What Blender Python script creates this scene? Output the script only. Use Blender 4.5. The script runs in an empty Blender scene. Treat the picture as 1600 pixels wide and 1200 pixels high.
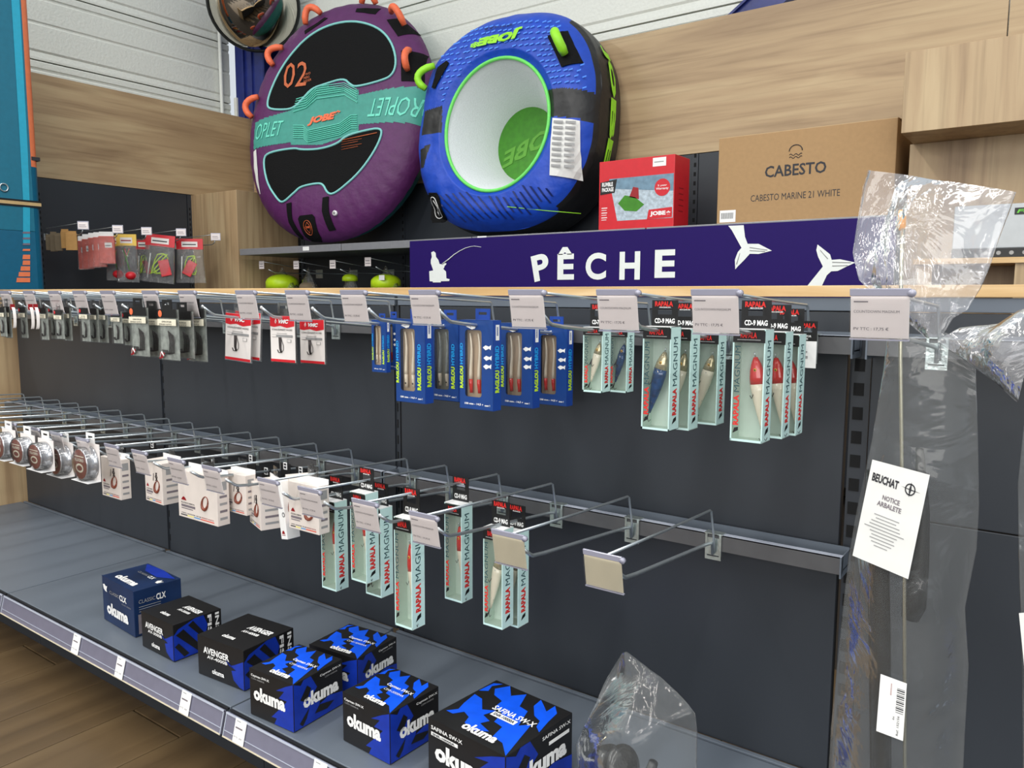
import bpy, bmesh, math, random
from mathutils import Vector, Matrix, noise
random.seed(7)
C = bpy.context.scene.collection
sc = bpy.context.scene
PI = math.pi
# ------------------------------------------------------------------ camera
CZ = 0.97                       # camera height above the floor
YAW, PITCH, ROLL, FPX = 0.62767939, 0.11063787, 0.00389475, 1228.52
cy_, sy_ = math.cos(YAW), math.sin(YAW)
FW = Vector((-sy_*math.cos(PITCH), cy_*math.cos(PITCH), -math.sin(PITCH)))
_r = Vector((cy_, sy_, 0)); _u = _r.cross(FW)
RT = _r*math.cos(ROLL) + _u*math.sin(ROLL)
UP = -_r*math.sin(ROLL) + _u*math.cos(ROLL)
CAM = Vector((0, 0, CZ))
cam = bpy.data.cameras.new('camera'); co = bpy.data.objects.new('camera', cam); C.objects.link(co)
cam.sensor_width = 36; cam.lens = FPX/1600*36; cam.clip_start = .02; cam.clip_end = 60
co.matrix_world = Matrix(((RT.x, UP.x, -FW.x, 0), (RT.y, UP.y, -FW.y, 0), (RT.z, UP.z, -FW.z, CZ), (0, 0, 0, 1)))
sc.camera = co
# ------------------------------------------------------------------ world, lights, exposure
sc.view_settings.view_transform = 'Standard'; sc.view_settings.look = 'None'
sc.view_settings.gamma = 1; sc.view_settings.use_curve_mapping = False
sc.view_settings.exposure = 0.0
w = bpy.data.worlds.new('world'); sc.world = w; w.use_nodes = True
w.node_tree.nodes['Background'].inputs[0].default_value = (.86, .93, 1, 1)
w.node_tree.nodes['Background'].inputs[1].default_value = .78
def area(loc, rot, sx, sy, power, col=(1, .97, .92)):
    l = bpy.data.lights.new('shop_or_fill_light', 'AREA'); l.shape = 'RECTANGLE'; l.size = sx; l.size_y = sy
    l.energy = power; l.color = col
    o = bpy.data.objects.new('shop_or_fill_light', l); C.objects.link(o); o.location = loc; o.rotation_euler = rot
for lx in (-4.6, -2.2, .2, 2.6):
    area((lx, -.9, 4.0), (0, 0, 0), .2, 5.0, 96)
area((1.0, -4.6, 2.1), (math.radians(80), 0, math.radians(14)), 6, 2.6, 200, (1, .97, .93))  # added frontal fill behind the camera, brightens the goods facing it
# ------------------------------------------------------------------ pixel ray -> real point on a real plane
def ray(u, v): return RT*((u-800)/FPX) - UP*((v-600)/FPX) + FW
def at(u, v, x=None, y=None, z=None):
    d = ray(u, v)
    t = x/d.x if x is not None else y/d.y if y is not None else (z-CZ)/d.z
    return CAM + d*t
# ------------------------------------------------------------------ materials
def lin(c): return c/12.92 if c <= .04045 else ((c+.055)/1.055)**2.4
def rgb(r, g, b): return (lin(r/255), lin(g/255), lin(b/255), 1)
MATS = {}
def newmat(name):
    m = bpy.data.materials.new(name); m.use_nodes = True; MATS[name] = m
    return m, m.node_tree, m.node_tree.nodes['Principled BSDF']
def nd(nt, t, **k):
    n = nt.nodes.new(t)
    for a, b in k.items(): setattr(n, a, b)
    return n
def plain(name, col, rough=.5, metal=0, var=.06, bump=0, scale=40, spec=.5, coat=0, alpha=1):
    """colour with a little procedural variation"""
    m, nt, p = newmat(name)
    tc = nd(nt, 'ShaderNodeTexCoord'); no = nd(nt, 'ShaderNodeTexNoise'); no.inputs['Scale'].default_value = scale
    nt.links.new(tc.outputs['Object'], no.inputs['Vector'])
    r = nd(nt, 'ShaderNodeValToRGB')
    a = [max(0, c*(1-var)) for c in col[:3]]+[1]; b = [min(1, c*(1+var)) for c in col[:3]]+[1]
    r.color_ramp.elements[0].color = a; r.color_ramp.elements[1].color = b
    r.color_ramp.elements[0].position = .3; r.color_ramp.elements[1].position = .7
    nt.links.new(no.outputs['Fac'], r.inputs[0]); nt.links.new(r.outputs[0], p.inputs['Base Color'])
    p.inputs['Roughness'].default_value = rough; p.inputs['Metallic'].default_value = metal
    p.inputs['Specular IOR Level'].default_value = spec; p.inputs['Coat Weight'].default_value = coat
    if bump:
        bp = nd(nt, 'ShaderNodeBump'); bp.inputs['Strength'].default_value = bump; bp.inputs['Distance'].default_value = .01
        nt.links.new(no.outputs['Fac'], bp.inputs['Height']); nt.links.new(bp.outputs[0], p.inputs['Normal'])
    return m
def wood(name, axis, dark, mid, light, rough=.45, f=1.0):
    m, nt, p = newmat(name)
    tc = nd(nt, 'ShaderNodeTexCoord'); mp = nd(nt, 'ShaderNodeMapping')
    s = [7*f, 7*f, 7*f]; s[axis] = .8*f; mp.inputs['Scale'].default_value = s
    nt.links.new(tc.outputs['Object'], mp.inputs['Vector'])
    n1 = nd(nt, 'ShaderNodeTexNoise'); n1.inputs['Scale'].default_value = 1.3; n1.inputs['Detail'].default_value = 8; n1.inputs['Distortion'].default_value = .8
    nt.links.new(mp.outputs[0], n1.inputs['Vector'])
    r = nd(nt, 'ShaderNodeValToRGB'); e = r.color_ramp.elements
    e[0].position = .3; e[0].color = dark; e[1].position = .72; e[1].color = light
    k = r.color_ramp.elements.new(.5); k.color = mid
    nt.links.new(n1.outputs['Fac'], r.inputs[0])
    mp2 = nd(nt, 'ShaderNodeMapping'); s2 = [50*f, 50*f, 50*f]; s2[axis] = 1.6*f; mp2.inputs['Scale'].default_value = s2
    nt.links.new(tc.outputs['Object'], mp2.inputs['Vector'])
    n2 = nd(nt, 'ShaderNodeTexNoise'); n2.inputs['Scale'].default_value = 1; n2.inputs['Detail'].default_value = 5
    nt.links.new(mp2.outputs[0], n2.inputs['Vector'])
    r2 = nd(nt, 'ShaderNodeValToRGB'); r2.color_ramp.elements[0].position = .28; r2.color_ramp.elements[0].color = (.55, .5, .45, 1)
    r2.color_ramp.elements[1].position = .5; r2.color_ramp.elements[1].color = (1, 1, 1, 1)
    nt.links.new(n2.outputs['Fac'], r2.inputs[0])
    mx = nd(nt, 'ShaderNodeMix', data_type='RGBA', blend_type='MULTIPLY'); mx.inputs[0].default_value = .55
    nt.links.new(r.outputs[0], mx.inputs[6]); nt.links.new(r2.outputs[0], mx.inputs[7])
    nt.links.new(mx.outputs[2], p.inputs['Base Color']); p.inputs['Roughness'].default_value = rough
    return m
def film(name, tint, haze=.06, hcol=(1, 1, 1, 1), rough=.08, bump=0, scale=30, gl=.9, base=.04):
    """thin clear plastic: transparent with real reflections and a little haze"""
    m, nt, p = newmat(name); nt.nodes.remove(p)
    out = nt.nodes['Material Output']
    tr = nd(nt, 'ShaderNodeBsdfTransparent'); tr.inputs[0].default_value = tint
    g = nd(nt, 'ShaderNodeBsdfGlossy'); g.inputs['Roughness'].default_value = rough
    d = nd(nt, 'ShaderNodeBsdfDiffuse'); d.inputs[0].default_value = hcol
    lw = nd(nt, 'ShaderNodeLayerWeight'); lw.inputs[0].default_value = .25
    mm = nd(nt, 'ShaderNodeMath', operation='MULTIPLY_ADD'); mm.inputs[1].default_value = gl; mm.inputs[2].default_value = base
    nt.links.new(lw.outputs['Fresnel'], mm.inputs[0])
    m1 = nd(nt, 'ShaderNodeMixShader'); m1.inputs[0].default_value = haze
    nt.links.new(tr.outputs[0], m1.inputs[1]); nt.links.new(d.outputs[0], m1.inputs[2])
    m2 = nd(nt, 'ShaderNodeMixShader'); nt.links.new(mm.outputs[0], m2.inputs[0])
    nt.links.new(m1.outputs[0], m2.inputs[1]); nt.links.new(g.outputs[0], m2.inputs[2])
    nt.links.new(m2.outputs[0], out.inputs['Surface'])
    if bump:
        tc = nd(nt, 'ShaderNodeTexCoord'); no = nd(nt, 'ShaderNodeTexNoise'); no.inputs['Scale'].default_value = scale
        no.inputs['Detail'].default_value = 4; no.inputs['Distortion'].default_value = 1.5
        nt.links.new(tc.outputs['Object'], no.inputs['Vector'])
        bp = nd(nt, 'ShaderNodeBump'); bp.inputs['Strength'].default_value = bump; bp.inputs['Distance'].default_value = .02
        nt.links.new(no.outputs['Fac'], bp.inputs['Height'])
        for s in (g, d, lw): nt.links.new(bp.outputs[0], s.inputs['Normal'])
    return m
WD, WM, WL = rgb(152, 126, 95), rgb(174, 148, 113), rgb(190, 167, 130)
wood('wood_x', 0, WD, WM, WL); wood('wood_y', 1, WD, WM, WL); wood('wood_z', 2, WD, WM, WL)
wood('oak_edge', 0, rgb(178, 140, 88), rgb(206, 170, 118), rgb(222, 192, 146), .4, 2)
wood('floor_wood', 1, rgb(74, 58, 38), rgb(92, 74, 50), rgb(112, 94, 68), .38, .6)
plain('floor_gap', rgb(35, 26, 16), .8)
plain('anthracite', rgb(44, 48, 54), .42, 0, .03, 0, 3)
plain('anthracite_light', rgb(94, 102, 112), .40, 0, .04, 0, 4)
plain('rail_grey', rgb(92, 92, 94), .35, .3, .05)
plain('slot_black', rgb(4, 4, 5), .9)
plain('dark_gap', rgb(14, 16, 22), .7)
plain('strip_grey', rgb(112, 112, 130), .22, 0, .04, coat=.6)
plain('strip_edge', rgb(176, 182, 196), .25, 0, .03, coat=.5)
plain('wall_white', rgb(222, 224, 216), .45, 0, .03, .25, 60)
plain('wall_seam', rgb(120, 118, 108), .7)
plain('steel', rgb(196, 204, 208), .3, .85, .05)
plain('chrome', rgb(196, 202, 206), .12, 1, .04)
plain('zinc', rgb(196, 206, 204), .28, .85, .12, .1, 120)
plain('knob_white', rgb(235, 238, 238), .3)
plain('holder_edge', rgb(150, 150, 166), .15, 0, .03, coat=.5)
plain('card_pink', rgb(232, 222, 220), .55, 0, .02)
plain('card_blank', rgb(206, 196, 172), .4, 0, .05)
plain('card_clear_grey', rgb(165, 160, 162), .25)
plain('print_grey', rgb(120, 112, 118), .6)
plain('ink', rgb(40, 40, 46), .6)
plain('white', rgb(238, 238, 236), .5, 0, .02)
plain('carton_white', rgb(224, 214, 206), .45, 0, .02)
plain('white_gloss', rgb(240, 240, 240), .25, 0, .02)
plain('black', rgb(16, 16, 17), .45, 0, .1)
plain('box_black', rgb(24, 23, 24), .38, 0, .08)
plain('box_blue', rgb(10, 84, 226), .35, 0, .1)
plain('box_blue_dark', rgb(18, 50, 160), .35, 0, .15)
plain('box_navy', rgb(22, 44, 82), .35, 0, .35, 0, 9)
plain('sign_purple', rgb(36, 18, 92), .55, 0, .02, spec=.15)
plain('sign_white', rgb(232, 236, 232), .4, 0, .02)
plain('line_grey', rgb(150, 150, 150), .5)
plain('steel_blue', rgb(26, 40, 112), .35, 0, .15, .1, 20)
plain('tube_purple', rgb(86, 30, 88), .55, 0, .07, .35, 26)
plain('tube_black', rgb(17, 17, 18), .8, 0, .1, .2, 120, spec=.15)
plain('tube_teal', rgb(62, 150, 136), .5, 0, .06, .1, 30)
plain('tube_teal_dark', rgb(26, 112, 112), .5, 0, .06, .15, 30)
plain('mint', rgb(112, 222, 196), .5, 0, .04)
plain('piping_aqua', rgb(132, 205, 200), .5, 0, .04)
plain('orange', rgb(240, 112, 70), .5, 0, .06, .15, 60)
plain('orange_ink', rgb(196, 96, 50), .5)
plain('tube_blue', rgb(10, 66, 180), .5, 0, .08, .4, 22)
plain('tube_blue_light', rgb(60, 130, 235), .5)
plain('tube_blue_dark', rgb(10, 34, 100), .5)
plain('tube_side', rgb(20, 20, 22), .45, 0, .15, .6, 14)
plain('foam_white', rgb(222, 226, 228), .6, 0, .03, .25, 120)
plain('lime', rgb(150, 225, 40), .5, 0, .05, .1, 40)
plain('green_piping', rgb(110, 220, 100), .5)
plain('green_mat', rgb(60, 130, 24), .6, 0, .12)
plain('green_print', rgb(92, 158, 50), .6)
plain('shelf_edge', rgb(138, 138, 142), .3, .2, .04)
plain('cardboard', rgb(168, 134, 92), .7, 0, .04, .05, 60)
plain('cardboard_light', rgb(196, 164, 122), .7, 0, .05)
plain('red', rgb(205, 30, 42), .4, 0, .04)
plain('red_dark', rgb(150, 20, 30), .4)
plain('rap_red', rgb(216, 40, 36), .45)
plain('sea', rgb(176, 190, 200), .4, 0, .25, 0, 60)
plain('sea_dark', rgb(110, 140, 160), .4, 0, .2, 0, 40)
plain('aqua_box', rgb(206, 222, 210), .4, 0, .03)
plain('aqua_side', rgb(200, 232, 228), .35, 0, .02)
plain('magnum_ink', rgb(40, 78, 84), .5)
plain('lure_white', rgb(236, 226, 204), .25, 0, .05, coat=.5)
plain('lure_red', rgb(206, 34, 28), .2, 0, .05, coat=.6)
plain('lure_blue', rgb(16, 62, 112), .25, .1, .5, 0, 160, coat=.6)
plain('lure_silver', rgb(190, 176, 140), .2, .5, .3, 0, 200, coat=.5)
plain('eye_yellow', rgb(230, 170, 40), .3)
plain('rag_blue', rgb(20, 62, 130), .4, 0, .05)
plain('rag_blue_side', rgb(26, 66, 150), .4, 0, .05)
plain('rag_tan', rgb(184, 160, 134), .5, 0, .06)
plain('rag_grey', rgb(140, 138, 122), .4, 0, .08)
plain('rag_lime', rgb(186, 222, 50), .5)
plain('rag_cyan', rgb(30, 160, 232), .5)
plain('soft_pearl', rgb(228, 214, 192), .25, 0, .08, coat=.5)
plain('hook_dark', rgb(60, 54, 54), .3, .7)
plain('cream', rgb(228, 222, 200), .5)
plain('pack_grey', rgb(158, 162, 156), .3, 0, .3, 0, 90)
plain('pack_white', rgb(232, 226, 222), .5, 0, .02)
plain('holo', rgb(120, 170, 150), .2, .4, .4, 0, 30)
plain('spool_silver', rgb(196, 196, 200), .2, .6, .1)
plain('spool_brown', rgb(128, 64, 46), .4, 0, .15)
plain('yellow_mark', rgb(240, 170, 50), .5)
plain('kraft_grey', rgb(120, 106, 84), .8)
plain('kraft', rgb(176, 134, 78), .8)
plain('pouch_red', rgb(206, 70, 46), .35, 0, .15, 0, 60)
plain('header_yellow', rgb(238, 200, 90), .5)
plain('float_lime', rgb(190, 226, 30), .4, 0, .05)
plain('board_teal', rgb(26, 112, 138), .35, 0, .05)
plain('board_deep', rgb(14, 96, 128), .35, 0, .05)
plain('board_cyan', rgb(40, 168, 200), .3, 0, .04)
plain('board_orange', rgb(238, 128, 84), .4, 0, .04)
plain('gold', rgb(200, 170, 120), .4)
plain('device_grey', rgb(168, 172, 174), .35, .2, .03)
plain('logo_green', rgb(90, 190, 40), .4)  # plain green lettering of the stereo's logo badge
plain('reel_dark', rgb(30, 31, 32), .3, 0, .2, .3, 60, coat=.4)
plain('outlet_white', rgb(225, 225, 215), .4)
plain('mirror_face', rgb(200, 196, 186), .05, 1, .02)
plain('mirror_rim', rgb(20, 24, 24), .4)
plain('gun_black', rgb(22, 22, 22), .35, 0, .1)
plain('shaft', rgb(196, 190, 168), .25, .8)
plain('tip_orange', rgb(240, 160, 50), .4)
plain('paper_white', rgb(226, 226, 222), .6, 0, .03)
plain('strip_yellow', rgb(235, 225, 120), .5); plain('strip_blue', rgb(80, 150, 210), .5); plain('strip_red', rgb(225, 90, 70), .5)
film('clear', (.97, .98, .98, 1), .03)
film('clear_window', (.98, .99, .985, 1), .015, base=.03, gl=.6)
film('bag', (.94, .95, .95, 1), .045, (.9, .92, .92, 1), .12, .35, 9, .6, .02)
film('bag_top', (.93, .93, .94, 1), .10, (.95, .96, 1, 1), .12, .5, 10, 1.1, .05)
film('small_bag', (.95, .96, .96, 1), .05, (1, 1, 1, 1), .1, .5, 60)
film('strip_clear', (.86, .87, .93, 1), .1, (.8, .8, .95, 1), .1)
# ------------------------------------------------------------------ mesh builder
FRONT = lambda o: Matrix(((1, 0, 0, o[0]), (0, 0, -1, o[1]), (0, 1, 0, o[2]), (0, 0, 0, 1)))     # faces -y
RIGHT = lambda o: Matrix(((0, 0, 1, o[0]), (1, 0, 0, o[1]), (0, 1, 0, o[2]), (0, 0, 0, 1)))      # faces +x
TOPF = lambda o: Matrix(((1, 0, 0, o[0]), (0, 1, 0, o[1]), (0, 0, 1, o[2]), (0, 0, 0, 1)))       # faces +z
ROT90 = Matrix.Rotation(PI/2, 4, 'Z')
_tc = {}
def textmesh(s, bold, shear):
    k = (s, bold, shear)
    if k not in _tc:
        cu = bpy.data.curves.new('t', 'FONT'); cu.body = s; cu.size = 1; cu.resolution_u = 2 if len(s) > 1 else 6; cu.offset = bold; cu.shear = shear
        o = bpy.data.objects.new('t', cu); C.objects.link(o)
        dg = bpy.context.evaluated_depsgraph_get(); dg.update(); me = o.evaluated_get(dg).to_mesh()
        vs = [v.co.copy() for v in me.vertices]; fs = [tuple(p.vertices) for p in me.polygons]
        o.evaluated_get(dg).to_mesh_clear(); bpy.data.objects.remove(o); bpy.data.curves.remove(cu)
        x0 = min(v.x for v in vs); x1 = max(v.x for v in vs); y0 = min(v.y for v in vs); y1 = max(v.y for v in vs)
        _tc[k] = ([Vector(((v.x-x0)/(x1-x0), (v.y-y0)/(y1-y0), 0)) for v in vs], fs)
    return _tc[k]
class MB:
    def __init__(s): s.v = []; s.f = []; s.m = []; s.names = []; s.sm = []
    def mi(s, n):
        if n not in s.names: s.names.append(n)
        return s.names.index(n)
    def add(s, vs, fs, m, M=None, smooth=False):
        b = len(s.v); i = s.mi(m)
        for v in vs:
            v = Vector(v); s.v.append(M @ v if M else v)
        for f in fs: s.f.append(tuple(b+k for k in f)); s.m.append(i); s.sm.append(smooth)
        return s
    def poly(s, pts, m, M=None): return s.add([(p[0], p[1], p[2] if len(p) > 2 else 0) for p in pts], [tuple(range(len(pts)))], m, M)
    def rect(s, x, y, w, h, m, M=None): return s.poly([(x, y), (x+w, y), (x+w, y+h), (x, y+h)], m, M)
    def box(s, a, b, m, M=None, bev=0):
        x0, y0, z0 = a; x1, y1, z1 = b
        if bev:
            bm = bmesh.new(); bmesh.ops.create_cube(bm, size=1)
            for v in bm.verts: v.co = Vector(((x0+x1)/2+v.co.x*(x1-x0), (y0+y1)/2+v.co.y*(y1-y0), (z0+z1)/2+v.co.z*(z1-z0)))
            bmesh.ops.bevel(bm, geom=bm.edges[:], offset=bev, segments=2, affect='EDGES', profile=.5)
            bm.verts.index_update()
            s.add([v.co.copy() for v in bm.verts], [tuple(v.index for v in f.verts) for f in bm.faces], m, M); bm.free(); return s
        v = [(x0, y0, z0), (x1, y0, z0), (x1, y1, z0), (x0, y1, z0), (x0, y0, z1), (x1, y0, z1), (x1, y1, z1), (x0, y1, z1)]
        return s.add(v, [(3, 2, 1, 0), (4, 5, 6, 7), (0, 1, 5, 4), (1, 2, 6, 5), (2, 3, 7, 6), (3, 0, 4, 7)], m, M)
    def tube(s, pts, r, m, n=8, M=None, caps=True):
        pts = [Vector(p) for p in pts]; R = r if isinstance(r, (list, tuple)) else [r]*len(pts)
        vs = []; fs = []; ref = None
        for i, p in enumerate(pts):
            t = (pts[min(i+1, len(pts)-1)]-pts[max(i-1, 0)]).normalized()
            if ref is None: ref = t.orthogonal().normalized()
            ref = (ref - t*ref.dot(t)).normalized(); b = t.cross(ref)
            for k in range(n):
                a = 2*PI*k/n; vs.append(p+(ref*math.cos(a)+b*math.sin(a))*R[i])
        for i in range(len(pts)-1):
            for k in range(n): fs.append((i*n+k, i*n+(k+1) % n, (i+1)*n+(k+1) % n, (i+1)*n+k))
        if caps: fs.append(tuple(range(n-1, -1, -1))); fs.append(tuple((len(pts)-1)*n+k for k in range(n)))
        return s.add(vs, fs, m, M, True)
    def lathe(s, prof, m, n=24, M=None):       # prof: (r, z)
        vs = [(r*math.cos(2*PI*k/n), r*math.sin(2*PI*k/n), z) for r, z in prof for k in range(n)]
        fs = [(i*n+k, i*n+(k+1) % n, (i+1)*n+(k+1) % n, (i+1)*n+k) for i in range(len(prof)-1) for k in range(n)]
        return s.add(vs, fs, m, M, True)
    def disc(s, r, m, M=None, n=20): return s.poly([(r*math.cos(2*PI*k/n), r*math.sin(2*PI*k/n)) for k in range(n)], m, M)
    def text(s, t, x, y, w, h, m, M=None, bold=.02, shear=0, vert=False):
        """lettering filling the rectangle x,y,w,h of the face frame M; vert reads upward"""
        vs, fs = textmesh(t, bold, shear)
        if vert: q = [Vector((x+w*(1-v.y), y+h*v.x, 0)) for v in vs]
        else: q = [Vector((x+w*v.x, y+h*v.y, 0)) for v in vs]
        return s.add(q, fs, m, M)
    def mesh(s, name):
        me = bpy.data.meshes.new(name); me.from_pydata([tuple(v) for v in s.v], [], s.f)
        for n in s.names: me.materials.append(MATS[n])
        me.polygons.foreach_set('material_index', s.m); me.polygons.foreach_set('use_smooth', s.sm); me.update()
        return me
    def build(s, name, parent=None, **k):
        o = bpy.data.objects.new(name, s.mesh(name)); C.objects.link(o)
        if parent: o.parent = parent
        for a, b in k.items(): o[a] = b
        return o
def thing(name, label, cat, loc=(0, 0, 0), rz=0, group=None, rx=0, ry=0):
    o = bpy.data.objects.new(name, None); C.objects.link(o); o.empty_display_size = .02
    o.location = loc; o.rotation_euler = (rx, ry, rz); o['label'] = label; o['category'] = cat
    if group: o['group'] = group
    return o
def tag(o, label, cat, group=None):
    o['label'] = label; o['category'] = cat
    if group: o['group'] = group
    return o
def dup(root, loc=None, rz=None, label=None, group=None, sz=None):
    r = root.copy(); C.objects.link(r)
    if loc is not None: r.location = loc
    if rz is not None: r.rotation_euler = (0, 0, rz)
    if sz is not None: r.scale = (1, 1, sz)
    if label: r['label'] = label
    if group: r['group'] = group
    for ch in list(root.children):
        c = ch.copy(); C.objects.link(c); c.parent = r
        for g in list(ch.children):
            d = g.copy(); C.objects.link(d); d.parent = c
    return r
def struct(o): o['kind'] = 'structure'; return o
ORD = ['first', 'second', 'third', 'fourth', 'fifth', 'sixth', 'seventh', 'eighth', 'ninth', 'tenth', 'eleventh', 'twelfth', 'thirteenth',
       'fourteenth', 'fifteenth', 'sixteenth', 'seventeenth', 'eighteenth', 'nineteenth', 'twentieth', 'twenty-first']
def Z(r): return CZ+r           # height relative to the camera -> height above the floor
#SECTION structure
# ------------------------------------------------------------------ floor
fl = struct(MB().box((-7, -7, -.05), (4, 5, -.006), 'floor_gap').build('floor'))
pm = MB().box((0, 0, -.006), (.192, 1.196, 0), 'floor_wood', bev=.0015).mesh('plank')
n = 0
for i in range(20):
    for j in range(4):
        x = -3.3+i*.194; y = -1.9+j*1.2+(i % 3)*.4-.4
        if y > 1.2 or (x > -.6 and y < .2): continue
        o = bpy.data.objects.new('plank', pm); C.objects.link(o); o.parent = fl; o.location = (x, y, 0)
# ------------------------------------------------------------------ building walls: ribbed white metal sheets
def slat_wall(name, x0, x1, M, zlo, zhi):
    b = MB().box((x0, .03, 0), (x1, .12, zhi), 'wall_seam', M); root = struct(b.build(name))
    z = Z(1.47)-.44*4
    while z < zhi:
        # one sheet between two seams, with its shallow ribs
        prof = [(.004, 0), (.018, 0), (.048, .006), (.054, .008), (.066, 0), (.07, .0), (.215, 0), (.222, .006), (.232, .006), (.24, 0), (.37, 0), (.378, .008), (.39, .008), (.396, 0), (.43, 0), (.436, .004)]
        nx = 1 if x1-x0 > 8 else 2; L = (x1-x0)/nx
        for k in range(nx):
            xa, xb = x0+k*L+.003, x0+(k+1)*L-.003
            vs = []; fs = []
            for dz, dy in prof: vs += [(xa, dy, z+dz), (xb, dy, z+dz)]
            for i in range(len(prof)-1): fs.append((2*i, 2*i+1, 2*i+3, 2*i+2))
            vs += [(xa, .03, z+.004), (xb, .03, z+.004), (xa, .03, z+.436), (xb, .03, z+.436)]; q = 2*len(prof)
            fs += [(q, q+1, 1, 0), (q-2, q-1, q+3, q+2)]
            MB().add(vs, fs, 'wall_white', M).build('wall_sheet', root)
        z += .44
    return root
slat_wall('wall_back', -5.6, 4.0, Matrix.Translation((0, 4.0, 0)), 0, 5)
ML = Matrix.Translation((-5.45, 0, 0)) @ Matrix.Rotation(PI/2, 4, 'Z')
slat_wall('wall_left', -3.0, 3.80, ML, 0, 5)
# ------------------------------------------------------------------ blue steel column and brace, conduit, socket
t = thing('steel_column', 'dark blue painted steel column in the corner under the round mirror', 'column', (-5.215, 3.90, 0))
b = MB(); b.box((-.165, -.10, 0), (.165, -.085, 4.6), 'steel_blue'); b.box((-.165, .085, 0), (.165, .1, 4.6), 'steel_blue'); b.box((-.008, -.085, 0), (.008, .085, 4.6), 'steel_blue'); b.build('beam', t)
b = MB(); b.box((-.06, -.116, 0), (-.045, -.1, 4.6), 'steel_blue'); b.box((.045, -.112, 0), (.05, -.1, 4.6), 'steel_blue'); b.build('seam', t)
a = at(1145, 26, y=3.93); c = at(1212, -36, y=3.93)
d = (c-a); ang = math.atan2(d.z, d.x)
Mb = Matrix.Translation(a) @ Matrix.Rotation(-ang, 4, 'Y')
b = MB(); b.box((-.5, -.03, 0), (2.5, .03, .012), 'steel_blue', Mb); b.box((-.5, -.012, -.13), (2.5, .012, 0), 'steel_blue', Mb); b.box((-.5, -.03, -.142), (2.5, .03, -.13), 'steel_blue', Mb)
tag(b.build('diagonal_brace'), 'dark blue diagonal steel brace in front of the white back wall', 'beam')
b = MB().tube([(-5.42, 3.70, 0), (-5.42, 3.70, 4.6)], .014, 'wall_white', 10)
tag(b.build('conduit'), 'thin white conduit pipe running up the left wall beside the blue column', 'pipe')
t = thing('socket_box', 'small white electrical socket box on the left wall beside the conduit', 'socket', at(376, 187, x=-5.36), 0)
MB().box((-.03, -.035, 0), (.0, .03, .16), 'outlet_white', bev=.004).build('housing', t)
b = MB(); 
for zz in (.035, .085): b.lathe([(0, 0), (.016, 0), (.018, .004)], 'ink', 14, Matrix.Translation((.001, 0, zz)) @ Matrix.Rotation(PI/2, 4, 'Y'))
b.build('outlet', t)
# ------------------------------------------------------------------ round observation mirror
mc = Vector((-4.90, 3.63, Z(2.045)))
t = thing('observation_mirror', 'round convex observation mirror mounted high in the corner above the blue column', 'mirror', mc)
dirv = (CAM-mc).normalized(); q = (dirv+Vector((0, 0, -.12))).to_track_quat('Z', 'Y').to_matrix().to_4x4()
R0 = .312
MB().lathe([(0, .12)]+[(R0*.97*math.sin(a*PI/2/10)/1, .12*math.cos(a*PI/2/10)) for a in range(1, 11)], 'mirror_face', 40, q).build('dome', t)
MB().lathe([(R0*.95, -.01), (R0*.95, .012), (R0, .014), (R0+.008, .0), (R0, -.02), (0, -.03)], 'mirror_rim', 40, q).build('rim', t)
MB().tube([(0, .0, 0), (-.1, .3, 0)], .02, 'mirror_rim').build('bracket', t)
#SECTION walls gondola
# ------------------------------------------------------------------ left wall unit: wood panels above, anthracite panels below
YB = 3.78; YS = 3.25
b = MB()
t = thing('left_wall_unit', 'tall shelving unit along the left wall with wood upper panels over dark panels', 'shelving', (-5.2, 1.0, 0))
for y0, y1 in ((-2.5, -.01), (-.005, 2.83)):
    MB().box((-.03, y0, Z(.712)), (0, y1, Z(1.325)), 'wood_y').build('wood_panel', t)
for k in range(5):
    y1 = 2.235-k*1.0
    MB().box((-.03, y1-.995, .1), (0, y1, Z(.708)), 'anthracite').build('back_panel', t)
for k in range(3):
    u = MB(); yy = 2.255-k
    u.box((-.03, yy-.015, 0), (.004, yy+.015, Z(.708)), 'anthracite')
    for j in range(26): u.box((.0035, yy-.005, Z(-.3)+j*.036), (.0048, yy+.005, Z(-.3)+j*.036+.018), 'slot_black')
    u.build('upright', t)
b = MB(); b.box((-5.2, 3.27, 0), (-4.665, 3.775, Z(.706)), 'wood_z', bev=.002)
tag(b.build('corner_pillar'), 'square wood-panelled pillar filling the corner left of the purple towable tube', 'pillar')
# ------------------------------------------------------------------ back wall unit
t = thing('back_wall_unit', 'tall shelving unit along the back wall with a top shelf and wood upper panels', 'shelving', (-4.62, YB, 0))
bx = -4.62
xs = [-4.665, -3.6, -2.2, -.66+.0, .9]
for k, (a0, a1) in enumerate([(-5.17, -2.62), (-2.615, -.327), (-.322, 2.5)]):
    MB().box((a0+4.62, 0, Z(.712)), (a1+4.62, .03, Z(1.342)), 'wood_x').build('wood_panel', t)
for k in range(7):
    MB().box((k+.018-.0, 0, .1), (k+.982, .03, Z(.708)), 'anthracite').build('back_panel', t)
    u = MB().box((k-.016, -.004, 0), (k+.016, .03, Z(.708)), 'anthracite')
    for j in range(22): u.box((k-.006, -.0048, Z(.69)-j*.045), (k+.006, -.0035, Z(.69)-j*.045+.02), 'slot_black')
    u.build('upright', t)
    if k < 4:
        s = MB().box((k+.002, -(YB-YS)+.01, Z(.27)), (k+.998, -.005, Z(.30)), 'anthracite_light', bev=.002).build('shelf', t)
        st = MB(); st.box((k+.004, -(YB-YS)-.004, Z(.268)), (k+.996, -(YB-YS)+.01, Z(.31)), 'shelf_edge', bev=.002)
        st.build('price_strip', s)
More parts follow.
